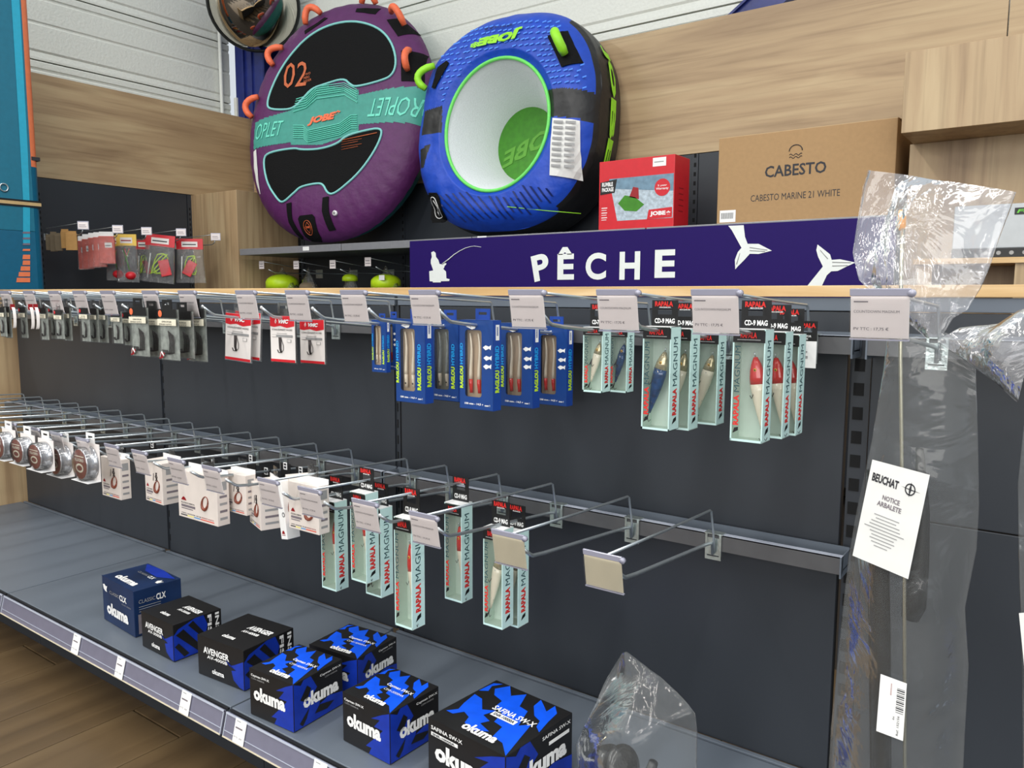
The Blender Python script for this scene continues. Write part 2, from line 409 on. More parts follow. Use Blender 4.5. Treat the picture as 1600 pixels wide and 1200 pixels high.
# shelf labels on the far shelf edge
sh = [c for c in t.children if c.name.startswith('shelf')]
for i, (u_, v_) in enumerate([(478, 388.5), (753, 372.5)]):
    p = at(u_, v_, y=YS-.006); p -= t.location
    MB().rect(-.03, -.012, .06, .024, 'white', FRONT((p.x, p.y, p.z))).build('price_label', sh[1 if i == 0 else 2])
# ------------------------------------------------------------------ low front display unit (bays of 1 m)
bays = []; strips = []
D = 1.316; XU = [-3.29, -2.287, -1.287, -.287, .713]
t = thing('display_unit', 'waist-high anthracite display unit with oak edge, hook rails and base shelf', 'shelving', (XU[0], D, 0))
def L(p): return (p[0]-XU[0], p[1]-D, p[2])
MB().box(L((-3.30, D-.006, Z(.0016))), L((.9, D+.1, Z(.0195))), 'oak_edge', bev=.0008).build('top_cap', t)
tag(MB().box((-3.33, .84, 0), (-3.301, D+.05, Z(.0195)), 'wood_z', bev=.001).build('end_panel'), 'wooden end panel closing the left end of the low display unit', 'panel')
for i in range(4):
    x0, x1 = XU[i]+.008, XU[i+1]-.008
    if i == 3:
        x0 = XU[3]+.024
        MB().box(L((x0, D, Z(-.3375))), L((x1, D+.02, Z(-.022))), 'anthracite', bev=.0012).build('back_panel', t)
        MB().box(L((x0, D, .17)), L((x1, D+.02, Z(-.3395))), 'anthracite', bev=.0012).build('back_panel', t)
    else:
        if i == 2: x0 += .006; x1 -= .004
        MB().box(L((x0, D, .17)), L((x1, D+.02, Z(-.022))), 'anthracite', bev=.0012).build('back_panel', t)
    MB().box(L((x0-.006, D-.002, Z(-.0205))), L((x1+.006, D+.02, Z(.0006))), 'anthracite_light', bev=.001).build('header_panel', t)
    # slotted upright
    u = MB(); w_ = .024 if i == 2 else .008
    xa = XU[i+1]-(.006 if i == 2 else .008)
    u.box(L((xa, D+.006, .1)), L((xa+w_+.004, D+.03, Z(0))), 'anthracite')
    for j in range(22):
        z0 = Z(-.115)-j*.0385
        if z0 > .2: u.box(L((xa+.004, D+.0045, z0)), L((xa+w_*.8, D+.0062, z0+.02)), 'slot_black')
    u.build('upright', t)
    # hook rails, upper and lower
    for zt in ((-.057, -.4) if i < 3 else (-.057,)):
        z0, z1 = Z(zt-.028), Z(zt); rx0, rx1 = XU[i]+.014, XU[i+1]+.008
        if i == 3: rx0 += .012
        r = MB()
        r.box(L((rx0, 1.256, z0)), L((rx1, 1.259, z1)), 'rail_grey')
        r.box(L((rx0, 1.256, z1-.002)), L((rx1, 1.268, z1+.0006)), 'strip_edge')
        r.box(L((rx0, 1.262, z0)), L((rx1, 1.266, z1-.004)), 'dark_gap')
        r.box(L((rx0, 1.302, z0)), L((rx1, 1.305, z1+.004)), 'anthracite_light')
        r.box(L((rx0, 1.268, z0+.004)), L((rx1, 1.302, z0+.006)), 'dark_gap')
        for xx in (rx0, rx1-.0025): r.box(L((xx, 1.255, z0-.006)), L((xx+.0025, 1.314, z1)), 'anthracite_light')
        r.build('hook_rail', t)
    # base shelf tray with its gap, lip and clear price strip
    xa, xb = XU[i]-.011, XU[i+1]-.013
    tr = MB(); tr.box(L((xa+.001, .859, .135)), L((xb-.001, 1.298, .17)), 'anthracite_light', bev=.0015)
    tr.box(L((xa+.012, 1.302, .16)), L((xb-.004, 1.312, .172)), 'anthracite_light', bev=.001)
    tr.box(L((xa, 1.296, .15)), L((xb, 1.304, .162)), 'dark_gap')
    bs = thing('base_shelf', ['grey base shelf bay at the far left end of the low display, empty', 'grey base shelf bay holding the first three reel boxes from the left', 'grey base shelf bay holding the larger blue and black reel boxes and the plastic bag', 'grey base shelf bay below the bagged speargun at the right'][i], 'shelf', (XU[0], D, 0), 0, 'base shelf bays of the low display')
    tr.build('tray', bs); bays.append(bs)
    Mx = Matrix.Translation(L((0, .857, .168))) @ Matrix.Rotation(math.radians(-14), 4, 'X')
    p0, p1 = xa+.003, xb-.003
    s = MB(); s.box((p0, -.003, -.003), (p1, .004, .0005), 'dark_gap', Mx)
    s.box((p0, -.0095, -.0485), (p1, -.006, -.003), 'strip_grey', Mx)
    s.box((p0, -.0112, -.006), (p1, -.0094, -.0022), 'strip_edge', Mx)
    s.box((p0, -.0105, -.0375), (p1, -.0094, -.0365), 'strip_edge', Mx)
    s.box((p0, -.0112, -.05), (p1, -.0094, -.0478), 'card_blank', Mx)
    for xx in (p0, p1-.0018): s.box((xx, -.0108, -.049), (xx+.0018, -.0095, -.003), 'strip_edge', Mx)
    strips.append(s.build('price_strip', bs))
    MB().box(L((xa, .93, 0)), L((xb, .95, .13)), 'anthracite').build('kickboard', bs)
for u_, v_ in ((128.5, 1013), (197.5, 1051), (299.5, 1104), (384.5, 1152), (508, 1200)):
    p = at(u_, v_, y=.853)
    Mx = Matrix.Translation(L((p.x, .857, .168))) @ Matrix.Rotation(math.radians(-14), 4, 'X')
    s = MB().box((-.0165, -.0125, -.0475), (.0165, -.0116, -.003), 'white', Mx)
    F = Mx @ FRONT((0, -.0128, 0))
    s.rect(-.012, -.008, .012, .0015, 'line_grey', F); s.rect(-.013, -.021, .021, .003, 'print_grey', F)
    s.text('PV TTC : 69,90', -.014, -.039, .024, .004, 'print_grey', F, .0)
    s.build('price_label', strips[2] if p.x > XU[2]-.01 else strips[1])
#SECTION hooks
# ------------------------------------------------------------------ display hooks
def label_card(parent, card, text=True):
    b = MB(); W, H = .058, .052
    Mx = Matrix.Rotation(math.radians(10), 4, 'X')
    b.box((-W/2, -.0015, -.0068), (W/2, .0015, .0008), 'holder_edge', Mx, bev=.0006)
    b.add([(-W/2, -.0018, -H), (W/2, -.0018, -H), (W/2, -.0018, -.008), (-W/2, -.0018, -.008)], [(0, 1, 2, 3)], 'clear', Mx)
    b.box((-W/2, -.0018, -H-.0015), (W/2, .0012, -H), 'holder_edge', Mx)
    b.tube([(W/2+.001, .002, -.004), (W/2+.001, -.003, -.004)], .004, 'holder_edge', 8, Mx)
    h = b.build('label_holder', parent)
    c = MB().box((-W/2+.001, -.0008, -H+.001), (W/2-.001, .0002, -.007), card, Mx)
    if text:
        F = Mx @ FRONT((0, -.0012, 0))
        c.rect(-.025, -.0135, .014, .0014, 'print_grey', F)
        c.text('COUNTDOWN MAGNUM', -.025, -.0245, .044, .0028, 'print_grey', F, .0)
        c.text('PV TTC : 17,75 €', -.025, -.0435, .034, .0038, 'print_grey', F, .01)
    c.build('price_card', h)
def make_hook(card, text=True, rise=.018, length=.36):
    t = thing('display_hook', 'hook', 'display hook')
    # origin: top front edge of the rail
    b = MB(); b.box((-.014, -.0035, -.042), (-.0105, -.001, .0015), 'zinc'); b.box((.0105, -.0035, -.042), (.014, -.001, .0015), 'zinc')
    b.box((-.016, -.003, .0), (.016, .014, .002), 'zinc'); b.box((-.0105, -.0025, -.036), (.0105, -.001, -.006), 'zinc')
    b.box((-.014, -.003, -.044), (.014, -.001, -.038), 'zinc'); b.build('bracket', t)
    MB().tube([(0, -.004, -.034), (0, -.007, -.014), (0, -.03, -.010), (0, -length+.07, rise-.004), (0, -length+.04, rise), (0, -length+.032, rise+.004), (0, -length+.015, rise+.016)], .0029, 'steel', 8).build('product_arm', t)
    MB().lathe([(0, .0022), (.0025, .0016), (.0036, 0), (.0025, -.0016), (0, -.0022)], 'knob_white', 10, Matrix.Translation((0, -length+.014, rise+.017)) @ Matrix.Rotation(PI/2, 4, 'X')).build('arm_tip', t)
    MB().tube([(.004, -.006, -.03), (.003, -.01, 0), (0, -.016, .043), (0, -.022, .046), (0, -.2, .054), (0, -.374, .064)], .0021, 'steel', 8).build('label_arm', t)
    h = thing('x', '', '')
    bpy.data.objects.remove(h)
    label_card(t, card, text)
    lh = [c for c in t.children if c.name.startswith('label_holder')][0]
    lh.location = (-.006, -.376, .066)
    return t
HK = make_hook('card_pink'); HB = make_hook('card_blank', False)
used = [False, False]
def put_hook(x, zt, label, blank=False, rz=0, group=None):
    i = 1 if blank else 0; proto = HB if blank else HK
    loc = (x, 1.2555, Z(zt))
    if not used[i]:
        used[i] = True; o = proto; o.location = loc; o.rotation_euler = (0, 0, rz); o['label'] = label
        if group: o['group'] = group
    else: o = dup(proto, loc, rz, label, group)
    return o
UPX = [-2.243, -2.108, -1.974, -1.853, -1.727, -1.555, -1.421, -1.233, -1.09, -.95, -.797, -.61, -.471, -.343]
carry = ['small clear hook packs']*5 + ['clear packs of black hooks']*2 + ['red-topped white packs', 'one red-topped pack', 'two blue lure boxes', 'red-tailed lure boxes', 'two small lure boxes', 'blue-backed lure boxes', 'red-headed lure boxes']
_unused = ['clear packs of small hooks']*5 + ['a clear pack of black hooks']*2 + ['red-topped white hook packs', 'red-topped white hook pack and blue boxes', 'blue soft-lure boxes', 'red-tailed lure boxes', 'two small lure boxes', 'blue-backed lure boxes', 'red-headed lure boxes']
for i, x in enumerate(UPX):
    put_hook(x, -.057, 'upper rail hook, %s price card from the left, holding %s' % (ORD[i], carry[i]), group='hooks on the upper rail')
# hooks further left whose arms run out of the picture
for i, x in enumerate([-2.9, -2.68, -2.46]):
    put_hook(x, -.057, 'far left chrome hook on the upper rail, %s from the wooden end panel' % ORD[i], group='hooks on the upper rail')
LOX = [-3.071, -2.934, -2.809, -2.682, -2.562, -2.432, -2.30, -2.174, -2.048, -1.929, -1.80, -1.673, -1.561, -1.432, -1.304, -1.143, -1.035, -.907, -.788]
LOX = [-3.07, -2.93, -2.80, -2.67, -2.54, -2.40, -2.262, -2.128, -2.01, -1.88, -1.745, -1.628, -1.486, -1.363, -1.185, -1.07, -.932, -.802]
for i, x in enumerate(LOX):
    put_hook(x, -.4, 'steel hook on the lower rail, %s from the wooden end panel on the left' % ORD[i], group='hooks on the lower rail')
put_hook(-.639, -.4, 'empty steel hook on the lower rail with a blank grey label holder', True, group='hooks on the lower rail')
put_hook(-.485, -.4, 'empty steel hook at the right end of the lower rail with a blank cream label', True, group='hooks on the lower rail')
put_hook(.035, -.057, 'chrome hook beyond the right picture edge holding the second bagged speargun', group='hooks on the upper rail')
put_hook(-.166, -.057, 'chrome hook right of the slotted upright holding the bagged speargun', group='hooks on the upper rail')
for m_, o_ in ((HB, 0),): pass
#SECTION products
# ------------------------------------------------------------------ hanging goods
def hang(proto, state, hx, uc, vt, vb, H0, label, group, rz=0, zadj=0):
    """hangs a copy on the arm at x=hx; uc, vt, vb give where along the arm and how tall it is"""
    p = at(uc, (vt+vb)/2, x=hx); yy = p.y
    top = at(uc, vt, y=yy).z; bot = at(uc, vb, y=yy).z
    sz = (top-bot)/H0; sz = min(1.12, max(.9, sz))
    loc = (hx, yy, top+zadj)
    if not state: state.append(1); o = proto; o.location = loc; o.rotation_euler = (0, 0, rz); o.scale = (1, 1, sz); o['label'] = label; o['group'] = group; return o
    return dup(proto, loc, rz, label, group, sz)
def hang_card(b, w, h, m, z0=0, y=0, x=0):
    """small card with a slot through it, above the pack"""
    b.box((x-w/2, y-.0006, z0), (x+w/2, y+.0006, z0+h*.45), m); b.box((x-w/2, y-.0006, z0+h*.7), (x+w/2, y+.0006, z0+h), m)
    b.box((x-w/2, y-.0006, z0+h*.45), (x-w*.28, y+.0006, z0+h*.7), m); b.box((x+w*.28, y-.0006, z0+h*.45), (x+w/2, y+.0006, z0+h*.7), m)
def lure(parent, kind, L_, M):
    """minnow lure: curved body, diving lip, eyes, two treble hooks; axis down z"""
    n = 12; body = MB(); pts = []; rad = []
    prof = [.25, .62, .85, .97, 1, .96, .88, .76, .62, .47, .32, .18]
    for i in range(n): pts.append((0, 0, -L_*i/(n-1))); rad.append(.0076*prof[i]*L_/.085)
    mats = {'red': ('lure_red', 'lure_white'), 'blue': ('lure_silver', 'lure_blue'), 'white': ('lure_silver', 'lure_white'), 'silver': ('lure_silver', 'lure_silver'), 'dark': ('lure_blue', 'lure_blue')}[kind]
    k = 5 if kind == 'red' else 4
    S = M @ Matrix.Diagonal((1.25, .8, 1, 1))
    body.tube(pts[:k], rad[:k], mats[0], 12, S); body.tube(pts[k-1:], rad[k-1:], mats[1], 12, S)
    if kind in ('blue', 'white', 'dark'):
        for i in range(10):
            z = -L_*(.3+.055*i); rr = .0066*L_/.085*(1.05-.06*i)
            body.poly([(-rr*.2, -rr*.86, z), (rr*1.0, -rr*.55, z-.002), (rr*1.15, -rr*.4, z-.0045), (-rr*.1, -rr*.88, z-.002)], 'magnum_ink' if kind == 'white' else 'lure_silver', M)
    bo = body.build('lure', parent)
    lip = MB(); lip.poly([(-.004, -.001, .001), (.004, -.001, .001), (.0065, -.004, .012), (0, -.005, .017), (-.0065, -.004, .012)], 'clear', M)
    lip.tube([(0, 0, .0), (0, -.002, .006)], .001, 'steel', 6, M); lip.build('diving_lip', bo)
    e = MB()
    r0 = rad[2]
    e.lathe([(.0022, 0), (.0016, .0009), (0, .001)], 'eye_yellow', 12, M @ Matrix.Translation((-.0005, -r0*.75, -L_*.17)) @ Matrix.Rotation(PI/2, 4, 'X'))
    e.lathe([(.0011, 0), (0, .0006)], 'black', 10, M @ Matrix.Translation((-.0005, -r0*.75-.001, -L_*.17)) @ Matrix.Rotation(PI/2, 4, 'X'))
    e.build('eye', bo)
    h = MB()
    for zz in (-L_*.42, -L_*1.0):
        for a in (0, 2.1, 4.2):
            c, s = math.cos(a), math.sin(a)
            h.tube([(0, -.002, zz), (c*.001, -.004+s*.001, zz-.008), (c*.004, -.004+s*.004, zz-.012), (c*.006, -.004+s*.006, zz-.008)], .0005, 'hook_dark', 5, M @ Matrix.Translation((-.006 if zz > -L_*.6 else 0, 0, 0)))
    h.build('treble_hook', bo)
# ---- clear lure boxes with red and white lettering
def lure_box(kind, code, W=.042, Dp=.032, H=.145):
    t = thing('lure_box', 'x', 'lure box')
    x0, x1 = -W/2, W/2; e = .0008
    b = MB()
    b.box((x0, Dp-e, -H), (x1, Dp, 0), 'aqua_box'); b.box((x0, 0, -H), (x0+e, Dp, 0), 'aqua_box'); b.box((x1-e, 0, -H), (x1, Dp, 0), 'aqua_side')
    b.box((x0, 0, -H), (x1, Dp, -H+e), 'aqua_box'); b.box((x0, 0, -e), (x1, Dp, 0), 'white_gloss')
    for a, c in ((x0, x0+.002), (x1-.0016, x1)): b.box((a, -.0002, -H), (c, .0004, 0), 'aqua_side')
    b.box((x0, -.0002, -H), (x1, .0004, -H+.003), 'aqua_side'); b.build('box_shell', t)
    MB().add([(x0+.002, 0, -H+.003), (x1-.0016, 0, -H+.003), (x1-.0016, 0, -.002), (x0+.002, 0, -.002)], [(0, 1, 2, 3)], 'clear_window').build('window', t)
    p = MB(); F = FRONT((x0, -.0006, -H)); R = RIGHT((x1+.0003, 0, -H))
    hz = H*.105
    p.rect(.0002, H-hz-.002, W-.0004, hz, 'black', F); FH = FRONT((x0, -.0011, -H)); p.text('RAPALA', W*.24, H-hz*.62-.002, W*.5, hz*.48, 'rap_red', FH, .03)
    p.rect(W*.14, H-hz*.8-.002, W*.72, .001, 'line_grey', FH)
    p.text('RAPALA', .0035, H*.145, W*.17, H*.27, 'rap_red', F, .04, 0, True); p.text('MAGNUM', .0035, H*.44, W*.17, H*.41, 'magnum_ink', F, .0, 0, True)
    p.text('RAPALA', Dp*.26, H*.145, Dp*.42, H*.26, 'rap_red', R, .05, 0, True); p.text('MAGNUM', Dp*.26, H*.43, Dp*.42, H*.47, 'magnum_ink', R, .0, 0, True)
    p.poly([(.0035, H*.07), (.0035+W*.17, H*.1), (.0035+W*.17, H*.13), (.0035+W*.05, H*.12)], 'black', F); p.poly([(Dp*.26, H*.06), (Dp*.68, H*.09), (Dp*.68, H*.13), (Dp*.4, H*.11)], 'black', R)
    p.build('lettering', t)
    c = MB(); cw = W*.92; ch = .036
    hang_card(c, cw, ch, 'black', 0, Dp*.72); FC = FRONT((-cw/2, Dp*.72-.001, 0))
    c.text('RAPALA', cw*.12, ch*.76, cw*.7, ch*.2, 'rap_red', FC, .05); c.text('MAGNUM', cw*.3, ch*.70, cw*.42, ch*.05, 'white', FC, .02)
    c.text(code, cw*.12, ch*.10, cw*.78, ch*.2, 'white', FC, .03)
    c.build('hang_card', t)
    LL = H*(.66 if kind == 'red' else .62)
    lure(t, kind, LL, Matrix.Translation((.004 if kind == 'red' else .006, Dp*.45, -H*.25)) @ Matrix.Rotation(math.radians(-8 if kind == 'red' else 14), 4, 'Y'))
    return t
G9 = 'clear lure boxes with red and dark lettering'
lbs = {k: (lure_box(k, 'CD-9 MAG'), []) for k in ('red', 'blue', 'white')}
lbs['small'] = (lure_box('white', 'CD-7 MAG', .035, .026, .102), []); lbs['smalld'] = (lure_box('dark', 'CD-7 MAG', .035, .024, .102), [])
def put_box(k, hx, uc, vt, vb, H0, label, zadj=0): return hang(lbs[k][0], lbs[k][1], hx, uc, vt, vb, H0, label, G9, 0, zadj)
put_box('small', -.61, 926, 511, 613, .102, 'small clear lure box with white lure, front box of the two below price card 12')['label'] = 'small clear lure box with a pale lure, right beside the blue lure boxes, front one'
put_box('smalld', -.61, 965, 514, 613, .102, 'small clear lure box with dark blue lure just right of the pale small one')
put_box('blue', -.471, 1025, 510, 672, .145, 'clear lure box with blue-striped lure hanging left of the glaring price card')
put_box('white', -.471, 1057, 513, 671, .145, 'clear lure box directly behind the blue-striped lure box')
put_box('white', -.471, 1101, 520, 663, .145, 'clear lure box with silver striped lure directly below the glaring price card')
put_box('red', -.343, 1168, 514, 691, .145, 'clear lure box with red-headed lure at front right of the upper rail')
put_box('red', -.343, 1201, 518, 684, .145, 'clear red-headed lure box, middle of the three at the right end')
put_box('red', -.343, 1223, 522, 679, .145, 'clear lure box rearmost of the three at the right end of the upper rail')
put_box('red', -1.185, 513, 783, 921, .172, 'clear lure box with red-headed lure, leftmost on the lower rail').scale.z = 1.25
put_box('red', -1.07, 560, 770, 910, .172, 'clear red-headed lure box half hidden behind a price card, second from left on lower rail').scale.z = 1.18
put_box('white', -1.07, 583, 793, 940, .172, 'clear lure box with a dark striped lure, third from left on the lower rail').scale.z = 1.2
put_box('red', -.932, 630, 810, 983, .172, 'tall clear lure box with long red-headed lure hanging lowest at left of lower rail').scale.z = 1.36
put_box('red', -.932, 708, 787, 948, .172, 'clear red-headed lure box just right of the lower price card showing pounds').scale.z = 1.3
put_box('white', -.802, 770, 826, 992, .172, 'clear lure box with dark green lure beside the blank grey label holder').scale.z = 1.22
put_box('white', -.802, 795, 830, 983, .172, 'clear lure box behind the dark green lure box, nearest the empty hooks').scale.z = 1.2
for o in bpy.data.objects:
    if o.get('label', '').startswith('clear red-headed lure box just right'): o['label'] = 'clear red-headed lure box hanging alone, second from right on the lower rail'
# white card pack at the far end of the last hook
t = thing('lure_card', 'white and black carded lure hanging rearmost beside the last upper bracket', 'lure pack')
b = MB(); hang_card(b, .034, .03, 'black', 0, 0); b.box((-.017, -.001, -.04), (.017, .001, 0), 'white'); F = FRONT((-.017, -.0014, -.04))
b.text('RAPALA', .002, .06, .03, .007, 'rap_red', F, .05); b.text('MADE FOR\nFISHING', .008, .042, .018, .007, 'white', F, .02); b.rect(.018, .014, .004, .004, 'line_grey', F); b.rect(.019, .023, .002, .002, 'line_grey', F)
b.build('card', t); p = at(1258, 533, x=-.337); t.location = (-.337, p.y, at(1258, 533, y=p.y).z)
# ---- blue soft lure boxes
def soft_box(red):
    t = thing('soft_lure_box', 'x', 'lure box'); W, Dp, H = .070, .021, .147; x0, x1 = -W/2, W/2
    wx0, wx1, wz0, wz1 = -W*.33, W*.16, -H*.86, -H*.11
    b = MB(); m = 'rag_blue'
    b.box((x0, Dp-.0006, -H), (x1, Dp, 0), m); b.box((x0, 0, -H), (x0+.0006, Dp, 0), m); b.box((x1-.0006, 0, -H), (x1, Dp, 0), 'rag_blue_side')
    b.box((x0, 0, -.0006), (x1, Dp, 0), m); b.box((x0, 0, -H), (x1, Dp, -H+.0006), m)
    # front with a rounded opening
    r = .005; ring = []
    for (cx, cz, a0) in ((wx1-r, wz1-r, 0), (wx0+r, wz1-r, 90), (wx0+r, wz0+r, 180), (wx1-r, wz0+r, 270)):
        for k in range(4): a = math.radians(a0+k*30); ring.append((cx+r*math.cos(a), 0, cz+r*math.sin(a)))
    out = []
    for q in ring:
        cx, cz = (wx0+wx1)/2, (wz0+wz1)/2; out.append((x1 if q[0] > cx else x0, 0, 0 if q[2] > cz else -H))
    nn = len(ring); b.add(ring+out, [(i, (i+1) % nn, nn+(i+1) % nn, nn+i) for i in range(nn)], m)
    b.build('box_shell', t)
    MB().add([(wx0-.002, .0004, wz0-.002), (wx1+.002, .0004, wz0-.002), (wx1+.002, .0004, wz1+.002), (wx0-.002, .0004, wz1+.002)], [(0, 1, 2, 3)], 'clear_window').build('window', t)
    MB().box((wx0-.004, .011, wz0-.004), (wx1+.004, .012, wz1+.004), 'rag_tan' if red != 2 else 'rag_grey').build('backing_card', t)
    for s in (-1, 1):
        c = (wx0+wx1)/2+s*.0085; l = MB(); pts = []; rr = []
        for k in range(14):
            f = k/13; z = wz1-.006-(wz1-wz0-.012)*f
            pts.append((c+.0035*math.sin(f*5.2)*(1-f)-.003*(1-f), .006, z)); rr.append(.0014+.0026*f if f < .9 else .003)
        l.tube(pts[:11], rr[:11], 'soft_pearl' if red != 2 else 'pack_grey', 8); l.tube(pts[10:], rr[10:], 'lure_red' if red == 1 else 'soft_pearl', 8)
        lo = l.build('soft_lure', t)
        if red != 1: MB().lathe([(.0016, 0), (.0012, .0006), (0, .0008)], 'black', 10, Matrix.Translation((c, .0026, wz0+.013)) @ Matrix.Rotation(PI/2, 4, 'X')).build('eye', lo)
    p = MB(); F = FRONT((x0, -.0005, -H)); R = RIGHT((x1+.0003, 0, -H))
    p.poly([(W*.2, H*.925), (W*.28, H*.95), (W*.42, H*.94), (W*.52, H*.95), (W*.47, H*.905), (W*.38, H*.895)], 'white', F)
    p.text('Ragot', W*.21, H*.915, W*.28, H*.03, 'rag_blue', F, .02, .3)
    p.text('RAGLOU', W*.015, H*.23, W*.10, H*.25, 'rag_lime', F, .06, 0, True); p.text('HYBRID', W*.02, H*.5, W*.085, H*.24, 'rag_cyan', F, .03, 0, True)
    if red != 1 or 1:
        p.text('RAGLOU', W*.74, H*.16, W*.13, H*.27, 'rag_lime', F, .06, 0, True) if red != 1 else None
        p.text('HYBRID', W*.75, H*.45, W*.11, H*.26, 'rag_cyan', F, .03, 0, True) if red != 1 else None
    if red == 1:
        for k, (zx, zz) in enumerate(((.78, .70), (.80, .585), (.79, .49))):
            p.poly([(W*(zx-.08), H*zz), (W*(zx+.0), H*(zz+.025)), (W*(zx+.1), H*(zz+.012)), (W*(zx+.16), H*(zz+.03)), (W*(zx+.15), H*(zz-.025)), (W*(zx+.1), H*(zz-.01)), (W*zx, H*(zz-.03))], 'white', F)
    p.text('100 mm - 14,5 g', W*.16, H*.045, W*.55, H*.03, 'white', F, .03); p.text('new !', W*.76, H*.045, W*.15, H*.024, 'white', F, .03)
    p.text('RAGLOU', Dp*.22, H*.2, Dp*.55, H*.25, 'rag_lime', R, .06, 0, True); p.text('HYBRID', Dp*.22, H*.47, Dp*.5, H*.25, 'rag_cyan', R, .03, 0, True)
    p.rect(Dp*.3, H*.78, Dp*.45, H*.17, 'white', R); p.rect(Dp*.42, H*.83, Dp*.2, H*.1, 'rag_blue', R)
    p.build('lettering', t)
    c = MB(); hang_card(c, .03, .018, 'rag_blue_side', 0, Dp*.85); c.build('hang_tab', t)
    return t
SB = [(soft_box(0), []), (soft_box(1), []), (soft_box(2), [])]; GS = 'blue soft lure boxes on the upper rail'
for k, hx, uc, vt, vb, lab in ((0, -.95, 641, 499, 629, 'blue soft-lure box with pale green lures, front box below the fifth large price card'),
                               (2, -.95, 694, 500, 626, 'blue soft-lure box with grey lure, behind the front pale-lured box'),
                               (1, -.797, 744, 500, 640, 'blue soft-lure box with red-headed tails, front and lowest of its hook'),
                               (1, -.797, 807, 505, 636, 'blue soft-lure box with red tails, second along its hook'),
                               (1, -.797, 861, 510, 633, 'blue soft-lure box with red tails, rearmost and nearest the small clear lure boxes'),
                               (1, -1.09, 610, 497, 585, 'small blue box with red-tailed lure at the left of the blue group'),
                               (0, -1.09, 592, 500, 578, 'leftmost thin blue soft-lure box, edge of a pale lure showing')):
    o = hang(SB[k][0], SB[k][1], hx, uc, vt, vb, .147, lab, GS)
    if hx < -1.05: o.scale = (.55, .55, .68); 
# ---- white packs with a red top
def hook_art(b, F, cx, z0, h, n=6):
    for k in range(n):
        f = k/(n-1)
        pts = [(cx+(.0015*k-.004), z0+h), (cx+(.001*k-.004)+.001, z0+h*.3), (cx+.004*f, z0+h*.05), (cx-.006+.001*f, z0+h*.03), (cx-.009+.001*f, z0+h*.2)]
        b.tube([(p[0], p[1], .0006) for p in pts], .0006, 'hook_dark', 5, F)
    pts = [(cx+.003, z0+h*.95), (cx+.009, z0+h*.5), (cx+.009, z0+h*.2), (cx+.003, z0+.001), (cx-.006, z0+.001)]
    b.tube([(p[0], p[1], .0006) for p in pts], .0006, 'hook_dark', 5, F)
def red_pack():
    t = thing('hook_pack', 'x', 'hook pack'); W, H = .078, .092
    b = MB(); b.box((-W/2, -.0008, -H), (W/2, .0008, 0), 'clear'); b.box((-W/2, -.001, 0), (W/2, .001, .003), 'clear'); b.build('plastic_sleeve', t)
    c = MB(); w, h = .072, .088; c.box((-w/2, -.0022, -H+.002), (w/2, -.001, -.002), 'pack_white'); F = FRONT((-w/2, -.0026, -H+.002))
    c.poly([(0, h), (0, h-.02), (.012, h-.0215), (.03, h-.019), (.05, h-.0225), (w, h-.019), (w, h)], 'red', F); c.rect(0, 0, w, .005, 'red', F)
    F2 = FRONT((-w/2, -.003, -H+.002))
    c.text('VMC', .026, h-.0145, .03, .008, 'white', F2, .06, .3); c.poly([(.017, h-.015), (.02, h-.011), (.018, h-.005), (.0145, h-.011)], 'white', F2); c.poly([(.0175, h-.0135), (.0185, h-.011), (.018, h-.008), (.0163, h-.011)], 'red', FRONT((-w/2, -.0032, -H+.002)))
    c.text('O\'SHAUGHNESSY HOOKS', .006, h-.028, .06, .0035, 'ink', F2, .01); c.rect(.02, h-.034, .03, .001, 'line_grey', F2)
    c.rect(.005, h-.0405, .062, .0045, 'line_grey', F2); c.rect(.0055, h-.04, .013, .0035, 'pack_white', FRONT((-w/2, -.0033, -H+.002))); c.rect(.05, h-.05, .012, .006, 'line_grey', F2)
    c.rect(.051, h-.0495, .010, .005, 'pack_white', FRONT((-w/2, -.0033, -H+.002)))
    cc = c.build('printed_card', t); a = MB(); hook_art(a, FRONT((-w/2, -.0028, -H+.002)), .03, .017, .03); a.build('hooks', t)
    k = MB(); hang_card(k, .03, .02, 'clear', .003, 0); k.build('hang_tab', t)
    return t
RP = (red_pack(), []); GR = 'red-topped white hook packs'
for hx, uc, vt, vb, lab in ((-1.233, 443, 492, 567, 'red-topped white hook pack in the middle of the three'), (-1.233, 489, 498, 569, 'red-topped white hook pack, rightmost of the three, beside an empty bracket'),
                            (-1.421, 377, 486, 564, 'red-topped white hook pack, leftmost of the three, in front of a skewed one'), (-1.421, 362, 489, 566, 'skewed hook pack peeking out left behind the leftmost red-topped pack')):
    o = hang(RP[0], RP[1], hx, uc, vt, vb, .092, lab, GR)
    if 'skewed' in lab: o.rotation_euler = (0, .07, .15); o.location.y += .02; 
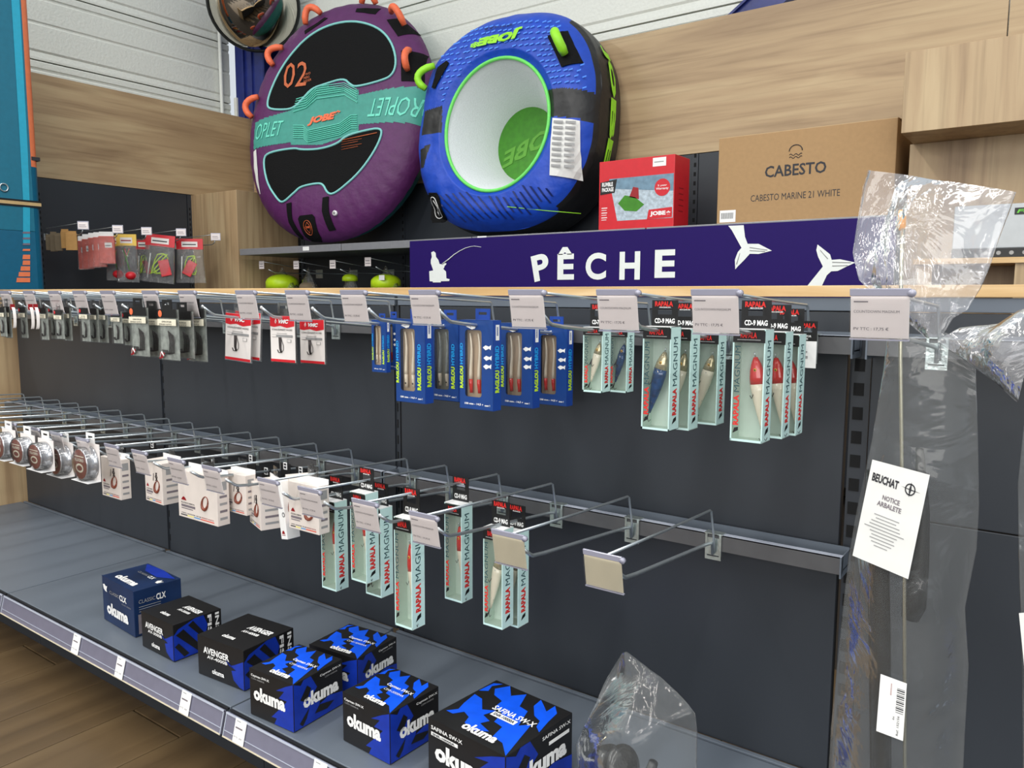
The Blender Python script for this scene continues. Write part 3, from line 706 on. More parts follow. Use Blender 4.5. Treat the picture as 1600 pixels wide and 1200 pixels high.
# ---- clear packs of black hooks
def clear_pack(W, H, big):
    t = thing('hook_pack', 'x', 'hook pack')
    b = MB(); b.box((-W/2, -.001, -H), (W/2, .0035, 0), 'clear_window'); b.build('plastic_sleeve', t)
    c = MB(); c.box((-W/2+.001, .003, -H+.001), (W/2-.001, .0034, -.001), 'pack_grey')
    hh = H*.17; c.box((-W/2+.001, -.002, -hh), (W/2-.001, -.0012, 0), 'black'); F = FRONT((-W/2, -.0024, -H))
    c.rect(.001, H*.68, W-.002, H*.125, 'cream', F); c.text('OPEN EYE 8/0', W*.25, H*.74, W*.5, H*.03, 'ink', FRONT((-W/2, -.0028, -H)), .01); c.text('SIWASH 10 PCS', W*.1, H*.69, W*.65, H*.03, 'ink', FRONT((-W/2, -.0028, -H)), .01)
    c.build('header_card', t)
    r = MB(); r.lathe([(0, .0003), (W*.1, 0)], 'orange' if big else 'red', 12, FRONT((-W/2+W*.17, -.0026, -H*.09)))
    for k in range(5 if big else 3):
        x = W*(.0+.06*k); r.tube([(x, 0, -H*.42-.002*k), (x+.004, 0, -H*.62), (x+.002, 0, -H*.85), (x-W*.25, 0, -H*.88), (x-W*.34, 0, -H*.8)], .0009, 'hook_dark', 5)
    if big:
        r.poly([(.002, .002), (W*.22, .004), (W*.34, .014), (W*.1, H*.16)], 'red_dark', F); r.tube([(W*.12, .006, .001), (W*.2, .016, .001), (W*.3, .008, .001)], .0012, 'white', 6, F)
    r.build('hooks', t)
    k = MB(); hang_card(k, W*.5, .018, 'black' if big else 'clear', 0, 0); k.build('hang_tab', t)
    return t
CP = (clear_pack(.066, .098, True), []); GC = 'clear packs of black hooks'
for hx, uc, vt, vb, lab in ((-1.555, 217, 480, 557, 'clear hook pack with green reflection, leftmost of the larger clear packs'), (-1.555, 238, 484, 558, 'clear hook pack tucked behind the leftmost larger clear pack'),
                            (-1.421, 263, 483, 563, 'clear pack of black hooks, middle of the larger clear packs'), (-1.421, 286, 486, 560, 'clear pack tucked between the two right larger clear packs'), (-1.421, 306, 482, 565, 'clear pack of black hooks, rightmost, left of the red-topped packs')):
    hang(CP[0], CP[1], hx, uc, vt, vb, .098, lab, GC)
SP = (clear_pack(.040, .072, False), []); GP = 'small clear hook packs at the left'
sm = [(-2.243, 3, 480, 526), (-2.243, 11, 479, 529), (-2.243, 36, 480, 531), (-2.108, 68, 481, 532), (-2.108, 83, 480, 531), (-1.974, 104, 480, 534), (-1.853, 132, 481, 534), (-1.853, 146, 482, 535), (-1.853, 160, 482, 536), (-1.727, 182, 486, 537), (-1.727, 199, 488, 540), (-1.974, 92, 484, 530)]
for i, (hx, uc, vt, vb) in enumerate(sorted(sm, key=lambda a: a[1])):
    hang(SP[0], SP[1], hx, uc, vt, vb, .072, 'small clear pack of tiny hooks, %s from the left edge on the upper rail' % ORD[i], GP)
# white round packs seen nearly edge on
b = MB(); vs = []; fs = []
for k in range(17):
    a = PI*k/16; rr = .026; z = -.028+rr*math.cos(a); x = .012*math.sin(a)
    vs += [(x*.7, -.003, z), (x*.7+.002, .003, z)]
fs = [(2*k, 2*k+1, 2*k+3, 2*k+2) for k in range(16)]
for u_, hx in ((21, -2.18), (49, -2.05), (57, -2.03)):
    t = thing('curved_pack', 'white curved plastic pack seen edge-on among the small packs, %s from the left' % ORD[{21: 0, 49: 1, 57: 2}[u_]], 'hook pack', (0, 0, 0), 0, 'curved white packs')
    q = MB(); q.add(vs, fs, 'pack_white'); q.add([(v[0]+.0008, v[1], v[2]) for v in vs], [f[::-1] for f in fs], 'pack_white'); q.build('shell', t)
    MB().box((-.0008, -.005, -.008), (.0008, .005, .006), 'red_dark').build('header_card', t)
    p = at(u_, 503, x=hx); t.location = (hx, p.y, at(u_, 479, y=p.y).z)
#SECTION lower
# ---- round spool blisters on the lower rail
def blister():
    t = thing('spool_pack', 'x', 'line spool'); R0 = .034
    b = MB(); b.box((-.04, .016, -.08), (.04, .017, .0), 'pack_white'); b.box((-.04, -.014, -.081), (.04, .017, -.08), 'white_gloss'); b.build('backing_card', t)
    M = Matrix.Translation((0, .016, -.043)) @ Matrix.Rotation(PI/2, 4, 'X')
    MB().lathe([(R0, 0), (R0, .004), (R0*.86, .005), (R0*.86, .022), (R0*.97, .023), (R0*.97, .026), (R0*.4, .026), (0, .026)], 'spool_silver', 32, M).build('spool', t)
    l = MB(); l.lathe([(0, .0275), (R0*.95, .0272)], 'spool_brown', 28, M); FM = Matrix.Translation((0, -.0119, -.043)) @ FRONT((0, 0, 0))
    l.poly([(.018*math.cos(a*PI/8), -.008+.010*math.sin(a*PI/8)) for a in range(16)], 'cream', FM); l.poly([(.013*math.cos(a*PI/8), -.008+.006*math.sin(a*PI/8)) for a in range(16)], 'spool_brown', Matrix.Translation((0, -.0003, 0)) @ FM)
    l.text('FLUORO', -.02, .006, .04, .007, 'cream', FM, .03); l.rect(-.022, .0165, .044, .002, 'cream', FM); l.build('round_label', t)
    MB().lathe([(R0*1.08, 0), (R0*1.08, .026), (R0*1.0, .029), (0, .029)], 'clear', 32, M).build('clear_dome', t)
    k = MB(); hang_card(k, .04, .022, 'white', 0, .0165); k.build('hang_tab', t)
    return t
BL = (blister(), []); GB = 'round line spool packs'
for i, (hx, uc, vt, vb) in enumerate(((-2.262, 4, 672, 716), (-2.128, 33, 680, 722), (-2.01, 61, 688, 730), (-2.01, 92, 692, 742), (-1.88, 132, 694, 750))):
    hang(BL[0], BL[1], hx, uc, vt, vb, .08, ['round line spool blister cut by the left picture edge', 'pale blue-grey round spool blister, second from the left edge', 'brown-labelled spool blister, third from the left edge', 'largest brown-labelled spool blister with bright silver rim', 'brown-labelled spool blister with a yellow corner sticker beside the white boxes'][i], GB)
# ---- white line boxes
def ring_art(b, F, cx, cz, r, tail):
    pts = [(cx+r*.8*math.cos(a)+r*.25*math.sin(a), cz+r*math.sin(a), .0005) for a in [2*PI*k/16 for k in range(17)]]
    b.tube(pts, [r*.16+(.1*r*math.cos(2*PI*k/16-4.5)) for k in range(17)], 'spool_brown', 6, F)
    if tail: b.tube([(cx-r*.3, cz+r, .0005), (cx+r*.2, cz+r*1.6, .0005), (cx-r*.2, cz+r*2.4, .0005)], .0011, 'hook_dark', 5, F); b.tube([(cx+r*.3, cz+r, .0005), (cx-r*.4, cz+r*1.7, .0005), (cx+r*.1, cz+r*2.4, .0005)], .0011, 'hook_dark', 5, F); b.tube([(cx-r*1.2, cz+r*.9, .0005), (cx-r*1.0, cz+r*2.2, .0005)], .0006, 'hook_dark', 5, F)
def line_box(W, Dp, H, tail=True, side=True):
    t = thing('line_box', 'x', 'line box')
    MB().box((-W/2, 0, -H), (W/2, Dp, 0), 'carton_white', bev=.0008).build('carton', t)
    p = MB(); F = FRONT((-W/2, -.0004, -H)); R = RIGHT((W/2+.0004, 0, -H))
    p.text('FLUOROCARBON', W*.08, H*.30, W*.34, H*.035, 'ink', F, .01); p.rect(W*.08, H*.23, W*.36, H*.05, 'print_grey', F); p.rect(W*.08, H*.19, W*.3, H*.02, 'print_grey', F)
    p.poly([(W*.08, H*.37), (W*.22, H*.37), (W*.19, H*.42), (W*.15, H*.45), (W*.11, H*.42)], 'red_dark', F)
    for k, m in enumerate(('ink', 'strip_yellow', 'strip_blue', 'strip_red', 'strip_red')): p.rect(W*(.06+.17*k), H*.045, W*.17, H*.022, m, F)
    p.text('100% LEADER 50 M', W*.08, H*.085, W*.5, H*.025, 'ink', F, .01); p.text('RESISTANCE', W*.6, H*.085, W*.3, H*.025, 'red_dark', F, .01)
    ring_art(p, F, W*.7, H*.42, H*.14, tail)
    if side:
        for k in range(5): p.rect(Dp*.2, H*(.12+.15*k), Dp*.6, H*(.05 if k < 4 else .18), 'print_grey' if k % 2 else 'line_grey', R)
    p.build('print', t)
    k = MB(); k.box((-W*.5, Dp-.0012, 0), (W*.5, Dp, .010), 'white_gloss'); hang_card(k, W*.34, .022, 'clear', .01, Dp-.001); k.build('hang_tab', t)
    return t
LB1 = (line_box(.088, .026, .098), []); LB2 = (line_box(.082, .048, .098), []); LB3 = (line_box(.15, .03, .098, False), []); GL = 'white line boxes on the lower rail'
def put_line(P, hx, uc, vt, vb, lab, rz=0, rx=0):
    o = hang(P[0], P[1], hx, uc, vt, vb, .098, lab, GL, rz); o.rotation_euler[0] = rx; return o
put_line(LB1, -1.88, 173, 716, 777, 'white line box with a brown knotted loop, leftmost of the white boxes')
put_line(LB2, -1.745, 240, 722, 785, 'white line box turned slightly, second from left with a looped line', -.05)
o = put_line(LB3, -1.56, 308, 740, 812, 'widest white line box with a brown ring, hanging lowest in the middle'); o.scale = (1.0, 1, 1.1)
put_line(LB1, -1.486, 365, 740, 790, 'white line box mostly hidden behind the narrow boxes right of the widest one')
put_line(LB2, -1.42, 398, 755, 822, 'tall white line box with a black loop and grey-white top, right of the widest box', -.35)
put_line(LB2, -1.27, 452, 748, 815, 'white line box standing behind the tilted narrow white box', -.5)
put_line(LB1, -1.185, 474, 756, 830, 'white line box half covered by a price card, left of the first red-headed lure')
t = thing('line_box', 'narrow white box hanging tilted below a price card in the middle of the lower rail', 'line box', at(431, 752, x=-1.30), 0, GL)
MB().box((-.004, -.0, -.118), (.018, .03, 0), 'white', bev=.0008).build('carton', t)
p = MB(); F = FRONT((-.004, -.0004, -.118)); p.lathe([(.005, 0), (.0035, .0004), (.0034, 0)], 'ink', 14, F @ Matrix.Translation((.018, .05, 0))); p.rect(.005, .008, .012, .0012, 'red_dark', F); p.poly([(.005, .011), (.016, .011), (.014, .016), (.0105, .018), (.007, .016)], 'red_dark', F); p.build('print', t)
t.rotation_euler = (0, -.16, -.1)
# small price stickers standing on hang tabs behind
for i, (u_, v_) in enumerate(((191, 697), (238, 695), (333, 722), (392, 716), (416, 736), (446, 728), (470, 735))):
    t = thing('price_sticker', 'small white barcode tag on a dark hanger behind the white boxes, %s from the left' % ORD[i], 'tag', at(u_, v_, y=1.10), 0, 'small barcode tags')
    MB().box((-.017, .0, -.03), (.017, .001, .006), 'black').build('hanger', t)
    b = MB(); b.box((-.006, -.001, -.008), (.006, 0, .008), 'white'); b.rect(-.004, -.0055, .008, .005, 'ink', FRONT((0, -.0013, 0))); b.rect(-.004, .0015, .008, .0045, 'ink', FRONT((0, -.0013, 0))); b.build('barcode', t)
#SECTION boxes
# ------------------------------------------------------------------ reel boxes on the base shelf
FL = {
 'top': [[(.05, .2), (.12, .3), (.08, .42), (.04, .62), (.16, .6), (.3, .45), (.42, .52), (.38, .38), (.5, .34), (.46, .25), (.62, .2), (.5, .12), (.34, .16), (.3, .26), (.2, .3), (.14, .2)],
         [(.995, .005), (.9, .34), (.84, .56), (.76, .46), (.66, .72), (.54, .74), (.44, .97), (.34, .84), (.2, .99), (.12, .84), (.2, .74), (.34, .7), (.36, .58), (.5, .52), (.54, .36), (.66, .34), (.7, .16), (.84, .14)],
         [(.98, .5), (.93, .7), (.9, .88), (.8, .98), (.8, .84), (.7, .92), (.62, .98), (.64, .84), (.76, .7), (.86, .66), (.9, .56)],
         [(.02, .7), (.1, .76), (.06, .86), (.12, .97), (.03, .92)]],
 'front': [[(.995, .99), (.84, .9), (.62, .74), (.8, .78), (.68, .6), (.86, .6), (.76, .46), (.5, .14), (.62, .15), (.56, .01), (.995, .01)]],
 'side': [[(.005, .99), (.14, .9), (.2, .99), (.34, .99), (.46, .7), (.3, .5), (.52, .42), (.5, .3), (.7, .38), (.995, .3), (.995, .02), (.005, .02)]],
}
FLK = [[(.12, .6), (.26, .84), (.34, .74), (.24, .5)], [(.5, .3), (.8, .22), (.66, .12), (.4, .16)], [(.1, .12), (.3, .36), (.24, .16), (.16, .04)]]
def sc_poly(b, pts, w, h, m, F): b.poly([(x*w, y*h) for x, y in pts], m, F)
def reel_box(kind, label, loc, W, Dp, H, yaw, code=''):
    t = thing('reel_box', label, 'box', (loc[0], loc[1], .171), math.radians(yaw), 'fishing reel boxes on the base shelf')
    # local origin: front right bottom corner
    base = {'navy': 'box_navy'}.get(kind, 'box_black')
    MB().box((-W, 0, 0), (0, Dp, H), base, bev=.0012).build('carton', t)
    lid = MB(); lid.box((-W+.001, -.0007, H-.0006), (-.001, .0005, H+.0008), base); lid.build('lid_flap', t)
    e = .0005; F = FRONT((-W, -e, 0)); R = RIGHT((e, 0, 0)); T = TOPF((-W, 0, H+e))
    F2 = FRONT((-W, -2*e, 0)); R2 = RIGHT((2*e, 0, 0)); T2 = TOPF((-W, 0, H+2*e))
    a = MB(); p = MB()
    if kind == 'camo':
        for q in FL['top']: sc_poly(a, q, W, Dp, 'box_blue', T)
        for q in FL['front']: sc_poly(a, q, W, H, 'box_blue_dark', F)
        for q in FL['side']: sc_poly(a, q, Dp, H, 'box_blue_dark', R)
        for q in FLK: sc_poly(a, q, Dp, H, 'box_black', R2)
        n1, n2 = (('SAFINA SW-X', 'SNR-10000A') if code == 'S' else ('Cayman SW-X', code))
        if code == 'S':
            p.rect(W*.05, H*.74, W*.36, H*.06, 'white', F2); p.rect(W*.42, Dp*.43, W*.3, Dp*.075, 'white', T2); p.rect(Dp*.62, H*.72, Dp*.32, H*.06, 'white', R2)
            e3 = 3*e; p.text(n2, W*.07, H*.75, W*.3, H*.04, 'ink', FRONT((-W, -e3, 0)), .02); p.text(n2, W*.44, Dp*.445, W*.26, Dp*.045, 'ink', TOPF((-W, 0, H+e3)), .02)
        else:
            p.text(n2, W*.06, H*.79, W*.3, H*.035, 'line_grey', F2, .0); p.text(n2, W*.42, Dp*.42, W*.4, Dp*.05, 'white', T2, .0); p.text(n2, Dp*.62, H*.80, Dp*.26, H*.035, 'line_grey', R2, .0)
        p.text(n1, W*.05, H*.84, W*.42, H*.065, 'white', F2, .02); p.text(n1, W*.36, Dp*.52, W*.52, Dp*.085, 'white', T2, .02); p.text(n1, Dp*.52, H*.86, Dp*.44, H*.06, 'white', R2, .01)
        p.text('okuma', W*.1, H*.36, W*.72, H*.3, 'white', F2, .05); p.text('okuma', W*.36, Dp*.07, W*.42, Dp*.13, 'white', T2, .04); p.text('okuma', Dp*.18, H*.38, Dp*.72, H*.3, 'white', R2, .05)
    elif kind == 'dark':
        sc_poly(a, [(.62, .62), (.7, .5), (.8, .56), (.995, .72), (.995, .02), (.9, .05), (.78, .18), (.74, .4), (.84, .44), (.72, .5)], W, H, 'box_blue_dark', F)
        sc_poly(a, [(.005, .7), (.1, .84), (.45, .99), (.62, .99), (.7, .7), (.64, .4), (.7, .02), (.005, .02)], Dp, H, 'box_blue_dark', R)
        for q in ([(.05, .7), (.2, .8), (.6, .1), (.5, .05)], [(.3, .86), (.4, .94), (.68, .4), (.64, .3)], [(.02, .4), (.1, .46), (.3, .1), (.2, .05)]): sc_poly(a, q, Dp, H, 'box_black', R2)
        p.text('AVENGER', W*.14, H*.6, W*.56, H*.17, 'white', F2, .03); p.text(code, W*.22, H*.49, W*.44, H*.085, 'white', F2, .02); p.text('okuma', W*.32, H*.14, W*.26, H*.13, 'white', F2, .03)
        p.text('AVENGER', W*.44, Dp*.56, W*.48, Dp*.13, 'white', T2, .04, .2); p.text(code, W*.46, Dp*.44, W*.34, Dp*.07, 'white', T2, .03); p.text('okuma', W*.34, Dp*.16, W*.26, Dp*.1, 'white', T2, .03)
        Rv = R2 @ Matrix.Translation((Dp*.96, H*.95, 0)) @ Matrix.Rotation(-PI/2, 4, 'Z')
        p.text('INS', 0, -Dp*.10, H*.55, Dp*.085, 'white', Rv, .03); p.text('FIS', 0, -Dp*.26, H*.55, Dp*.085, 'white', Rv, .03)
    else:
        p.text('CLASSIC', W*.25, H*.68, W*.3, H*.07, 'line_grey', F2, .0); p.text('CLX', W*.57, H*.65, W*.22, H*.13, 'white', F2, .03); p.text('CLX-3000', W*.64, H*.58, W*.28, H*.03, 'line_grey', F2, .0)
        p.poly([(W*.04, H*.82), (W*.09, H*.84), (W*.14, H*.8), (W*.18, H*.82), (W*.15, H*.72), (W*.17, H*.68), (W*.1, H*.69), (W*.06, H*.73)], 'white', F2)
        p.text('okuma', W*.14, H*.2, W*.68, H*.27, 'white', F2, .05); p.text('okuma', W*.2, Dp*.12, W*.6, Dp*.2, 'white', T2, .05)
        p.text('CLASSIC', W*.26, Dp*.58, W*.3, Dp*.06, 'line_grey', T2, .0); p.text('CLX', W*.58, Dp*.56, W*.16, Dp*.1, 'white', T2, .02)
        p.poly([(W*.86, Dp*.6), (W*.9, Dp*.68), (W*.93, Dp*.62), (W*.97, Dp*.66), (W*.96, Dp*.52), (W*.9, Dp*.52)], 'white', T2)
        p.text('CLASSIC', Dp*.1, H*.7, Dp*.34, H*.08, 'line_grey', R2, .0); p.text('CLX', Dp*.46, H*.68, Dp*.2, H*.14, 'white', R2, .03)
        for k in range(3): p.rect(Dp*.1, H*(.62-.05*k), Dp*.45, H*.012, 'line_grey', R2)
        a.rect(Dp*.08, H*.05, Dp*.8, H*.42, 'print_grey', R); sc_poly(a, [(.03, .95), (.5, .995), (.97, .9), (.7, .7), (.3, .72)], W, Dp, 'box_blue_dark', T)
    if a.v: a.build('blue_artwork' if kind != 'navy' else 'artwork', t)
    p.build('lettering', t)
    return t
reel_box('navy', 'dark navy reel box with white lettering, farthest left on the base shelf', (-1.752, .913), .168, .116, .112, -4)
reel_box('dark', 'black reel box with blue corner, second from left, smaller of the two Avenger boxes'.replace('Avenger', 'matching black'), (-1.563, .898), .134, .118, .084, -1, 'AV-3000B')
reel_box('dark', 'black reel box with blue corner, third from left, larger of the matching pair', (-1.329, .911), .146, .133, .086, 4, 'AV-4000B')
reel_box('camo', 'blue and black camouflage reel box in front, fourth from left at shelf edge', (-1.124, .872), .122, .124, .093, 3, 'CSW-4000HA')
reel_box('camo', 'blue and black camouflage reel box standing behind the others, nearest the back panel', (-1.121, 1.026), .132, .122, .083, 5, 'CSW-4000HA')
reel_box('camo', 'blue and black camouflage reel box between the fourth and the largest box', (-.911, .905), .123, .121, .093, -2, 'CSW-5000HA')
reel_box('camo', 'largest blue and black camouflage reel box at the bottom edge of the picture', (-.666, .905), .172, .170, .105, -5, 'S')
# ------------------------------------------------------------------ plastic bags
def tube_film(rows, n, thick, m, seed, amp=.006, close=False):
    """rows: (left point, right point) top to bottom; a flattened, wrinkled tube of film"""
    vs = []; K = []
    for i in range(len(rows)-1):
        for s in range(4):
            f = s/4; K.append((rows[i][0].lerp(rows[i+1][0], f), rows[i][1].lerp(rows[i+1][1], f), (rows[i][2]*(1-f)+rows[i+1][2]*f)))
    K.append(rows[-1])
    for i, (a, c, th) in enumerate(K):
        mid = (a+c)/2; ax = (c-a)/2; nn = Vector((-ax.y, ax.x, 0)).normalized()
        for k in range(n):
            g = 2*PI*k/n; ca, sa = math.cos(g), math.sin(g)
            p = mid+ax*ca+nn*(sa*abs(sa)**.3*th*(abs(1-abs(ca)**3)))
            w_ = noise.noise(Vector((p.x*13+seed, p.y*13, p.z*6)))*amp*2+abs(noise.noise(Vector((p.x*28+seed, p.y*28+p.z*12, p.z*14))))*amp*.8
            p = p+nn*w_*abs(sa)**.5+Vector((0, 0, w_*.3))
            vs.append(p)
    fs = [(i*n+k, i*n+(k+1) % n, (i+1)*n+(k+1) % n, (i+1)*n+k) for i in range(len(K)-1) for k in range(n)]
    if close: fs.append(tuple((len(K)-1)*n+k for k in range(n)))
    return MB().add(vs, fs, m, None, True)
def rw(uL, vL, uR, vR, y, th): return (at(uL, vL, y=y), at(uR, vR, y=y), th)
# reel in a bag on the shelf
t = thing('bagged_reel', 'clear plastic bag holding a dark fishing reel on the base shelf beside the largest box', 'bag', (0, 0, 0))
yy = 1.03
tube_film([rw(972, 1021, 979, 1020, yy+.03, .002), rw(948, 1062, 1030, 1058, yy+.02, .015), rw(931, 1100, 1066, 1095, yy, .03), rw(912, 1135, 1086, 1118, yy-.01, .05), rw(900, 1165, 1089, 1150, yy-.01, .06), rw(903, 1200, 1088, 1200, yy-.01, .065), rw(912, 1236, 1092, 1242, yy-.01, .06)], 48, .05, 'bag', 3.1, .011, True).build('bag_film', t)
c0 = at(960, 1196, y=yy); r = MB()
c0.z = max(c0.z, .171+.04)
RM = Matrix.Translation(c0) @ Matrix.Rotation(math.radians(62), 4, 'Y') @ Matrix.Rotation(.3, 4, 'X')
r.lathe([(0, -.03), (.022, -.03), (.03, -.024), (.031, -.008), (.024, -.004), (.023, .014), (.03, .018), (.031, .024), (.02, .03), (0, .032)], 'reel_dark', 28, RM); r.build('spool', t)
r = MB(); r.tube([c0+Vector((.02, .0, -.02)), c0+Vector((.045, 0, -.006)), c0+Vector((.06, 0, .006)), c0+Vector((.066, 0, .03))], [.016, .014, .009, .007], 'reel_dark', 12); r.build('reel_body', t)
r = MB(); r.tube([c0+Vector((.06, -.01, -.01)), c0+Vector((.085, -.02, .005)), c0+Vector((.09, -.02, -.012))], [.004, .004, .009], 'reel_dark', 10); r.build('handle', t)
r = MB(); r.tube([c0+Vector((-.028, 0, -.01)), c0+Vector((-.03, -.004, .025)), c0+Vector((-.012, -.006, .046))], .0014, 'shaft', 8); r.build('bail_wire', t)
# speargun in its long bag, hanging on the right-hand hook
t = thing('bagged_speargun', 'long clear plastic bag with a black speargun and printed notice hanging at the right', 'speargun', (0, 0, 0))
Y = .93
tube_film([rw(1386, 528, 1480, 520, Y, .008), rw(1381, 570, 1524, 560, Y, .014), rw(1362, 690, 1528, 680, Y, .02), rw(1338, 800, 1530, 790, Y, .025), rw(1326, 870, 1526, 860, Y, .028), rw(1316, 960, 1508, 950, Y, .03), rw(1308, 1040, 1514, 1040, Y, .03), rw(1298, 1140, 1508, 1140, Y, .03), rw(1293, 1230, 1504, 1230, Y, .03), rw(1290, 1330, 1500, 1330, Y, .02)], 40, .03, 'bag', 9.3, .006, True).build('bag_film', t)
tube_film([rw(1356, 272, 1588, 297, Y+.02, .006), rw(1348, 300, 1580, 322, Y+.02, .016), rw(1338, 360, 1562, 370, Y+.015, .02), rw(1332, 400, 1548, 412, Y+.01, .02), rw(1342, 440, 1532, 450, Y, .016), rw(1370, 470, 1512, 484, Y, .012), rw(1420, 505, 1490, 496, Y, .008), rw(1446, 528, 1470, 528, Y, .005)], 44, .02, 'bag_top', 5.7, .012).build('bag_top', t)
tube_film([rw(1500, 512, 1464, 532, Y, .003), rw(1560, 510, 1500, 560, Y-.01, .008), rw(1592, 490, 1540, 592, Y-.02, .012), rw(1625, 478, 1590, 632, Y-.03, .014)], 28, .02, 'bag_top', 2.2, .01).build('bag_flap', t)
P = lambda u, v, y=Y: at(u, v, y=y)
MB().tube([P(1371, 735), P(1372, 800), P(1376, 1000), P(1378, 1330)], .0105, 'gun_black', 14).build('barrel', t)
MB().tube([P(1358, 850, Y+.0), P(1360, 1000), P(1364, 1330)], .0022, 'gun_black', 8).build('line_guide', t)
MB().tube([P(1410, 352, Y+.015), P(1408, 430), P(1407, 560), P(1409, 720), P(1413, 900), P(1414, 1330)], .0021, 'shaft', 8).build('spear_shaft', t)
MB().tube([P(1409, 328, Y+.015), P(1409, 334, Y+.015), P(1409, 354, Y+.015), P(1409, 360, Y+.015)], [.0025, .0042, .0042, .0025], 'tip_orange', 10).build('tip_guard', t)
g = MB(); g.tube([P(1437, 700, Y+.01), P(1442, 800, Y+.01), P(1438, 880, Y+.01), P(1428, 945, Y+.01), P(1422, 966, Y+.01)], [.004, .007, .009, .0125, .009], 'gun_black', 14); g.build('handle_grip', t)
q = MB(); q.poly([P(1363, 718, Y-.034), P(1332, 868, Y-.034), P(1419, 905, Y-.034), P(1453, 742, Y-.034)], 'paper_white')
a0, ax, ay = P(1332, 868, Y-.0345), P(1419, 905, Y-.0345)-P(1332, 868, Y-.0345), P(1363, 718, Y-.0345)-P(1332, 868, Y-.0345)
Mq = Matrix(((ax.x, ay.x, 0, a0.x), (ax.y, ay.y, -1, a0.y), (ax.z, ay.z, 0, a0.z), (0, 0, 0, 1)))
q2 = MB(); q2.text('BEUCHAT', .06, .80, .46, .085, 'ink', Mq, .04); q2.text('NOTICE', .3, .655, .3, .05, 'print_grey', Mq, .03); q2.text('ARBALETE', .23, .585, .42, .05, 'print_grey', Mq, .03)
q2.tube([(.74+.08*math.cos(k*PI/10), .84+.055*math.sin(k*PI/10), 0) for k in range(21)], .0004, 'ink', 4, Mq, False) if 0 else None
ringp = [(.72+.09*math.cos(k*PI/10), .845+.06*math.sin(k*PI/10)) for k in range(20)]; ringi = [(.72+.07*math.cos(k*PI/10), .845+.046*math.sin(k*PI/10)) for k in range(20)]
q2.add([(x, y, 0) for x, y in ringp+ringi], [(k, (k+1) % 20, 20+(k+1) % 20, 20+k) for k in range(20)], 'ink', Mq)
q2.poly([(.56, .85), (.7, .85), (.72, .92), (.74, .85), (.9, .845), (.74, .838), (.72, .77), (.7, .84)], 'ink', Mq)
for k, wd in enumerate((.44, .36, .5, .54, .7, .48, .4, .44, .36, .24)): q2.rect(.44-wd/2, .49-.034*k, wd, .009, 'line_grey', Mq)
no_ = q.build('printed_notice', t); q2.build('lettering', no_)
q = MB(); q.poly([P(1376, 1053, Y-.036), P(1369, 1142, Y-.036), P(1411, 1158, Y-.036), P(1417, 1068, Y-.036)], 'white')
a0, ax, ay = P(1369, 1142, Y-.0365), P(1411, 1158, Y-.0365)-P(1369, 1142, Y-.0365), P(1376, 1053, Y-.0365)-P(1369, 1142, Y-.0365)
Mq = Matrix(((ax.x, ay.x, 0, a0.x), (ax.y, ay.y, -1, a0.y), (ax.z, ay.z, 0, a0.z), (0, 0, 0, 1)))
q2 = MB()
for k in range(13): q2.rect(.64, .44+.034*k, .28, .008+.012*((k*7) % 3)/2, 'ink', Mq)
q2.text('Ref. 152156', .72, .05, .08, .34, 'ink', Mq, .0, 0, True); q2.text('6x', .54, .3, .08, .06, 'ink', Mq, .0, 0, True); q2.text('0000234', .4, .7, .05, .2, 'red_dark', Mq, 0, 0, True)
st = q.build('barcode_sticker', t); q2.build('lettering', st)
# the next bag, cut by the right picture edge
t = thing('bagged_speargun', 'edge of another clear bagged speargun cut off by the right picture edge', 'speargun', (0, 0, 0))
tube_film([rw(1600, 660, 1760, 660, .9, .012), rw(1590, 760, 1770, 760, .9, .02), rw(1592, 900, 1770, 900, .9, .02), rw(1596, 1000, 1780, 1000, .9, .02), rw(1600, 1330, 1780, 1330, .9, .02)], 30, .02, 'bag', 4.4, .006).build('bag_film', t)
q = MB(); q.poly([P(1592, 958, .87), P(1606, 1100, .87), P(1700, 1080, .87), P(1690, 950, .87)], 'paper_white'); q.build('printed_notice', t)
MB().tube([P(1650, 700, .9), P(1655, 1330, .9)], .011, 'gun_black', 12).build('barrel', t)
#SECTION topshelf
# ------------------------------------------------------------------ sign
t = thing('shop_sign', 'long purple sign with white lettering, an angler and two whale tails', 'sign', (0, 0, 0))
SY = 3.215
p0 = at(640, 377, y=SY); p1 = at(1340, 338, y=SY)
MB().box((p0.x, SY, Z(.0)), (-.585, SY+.018, p0.z), 'sign_purple', bev=.001).build('board', t)
q = MB(); e = SY-.0016; F = FRONT((0, e, 0))
def pxp(pts, ox, oy, s): return [(lambda a: (a.x, a.z))(at(ox+x/s, oy+y/s, y=e)) for x, y in pts]
def letter(ch, u0, v0, u1, v1, rot=0):
    a = at(u0, (v0+v1)/2, y=e); c = at(u1, (v0+v1)/2, y=e); zt = at((u0+u1)/2, v0, y=e).z; zb = at((u0+u1)/2, v1, y=e).z
    w_, h_ = c.x-a.x, zt-zb
    M = F @ Matrix.Translation(((a.x+c.x)/2, (zt+zb)/2, 0)) @ Matrix.Rotation(rot, 4, 'Z')
    MB().text(ch, -w_/2, -h_/2, w_, h_, 'sign_white', M, .035).build('letter', t)
letter('P', 832, 397, 858, 438, .2); letter('Ê', 871, 386, 897, 437); letter('C', 915, 395, 947, 437); letter('H', 968, 393, 1000, 437); letter('E', 1023, 390, 1055, 434)
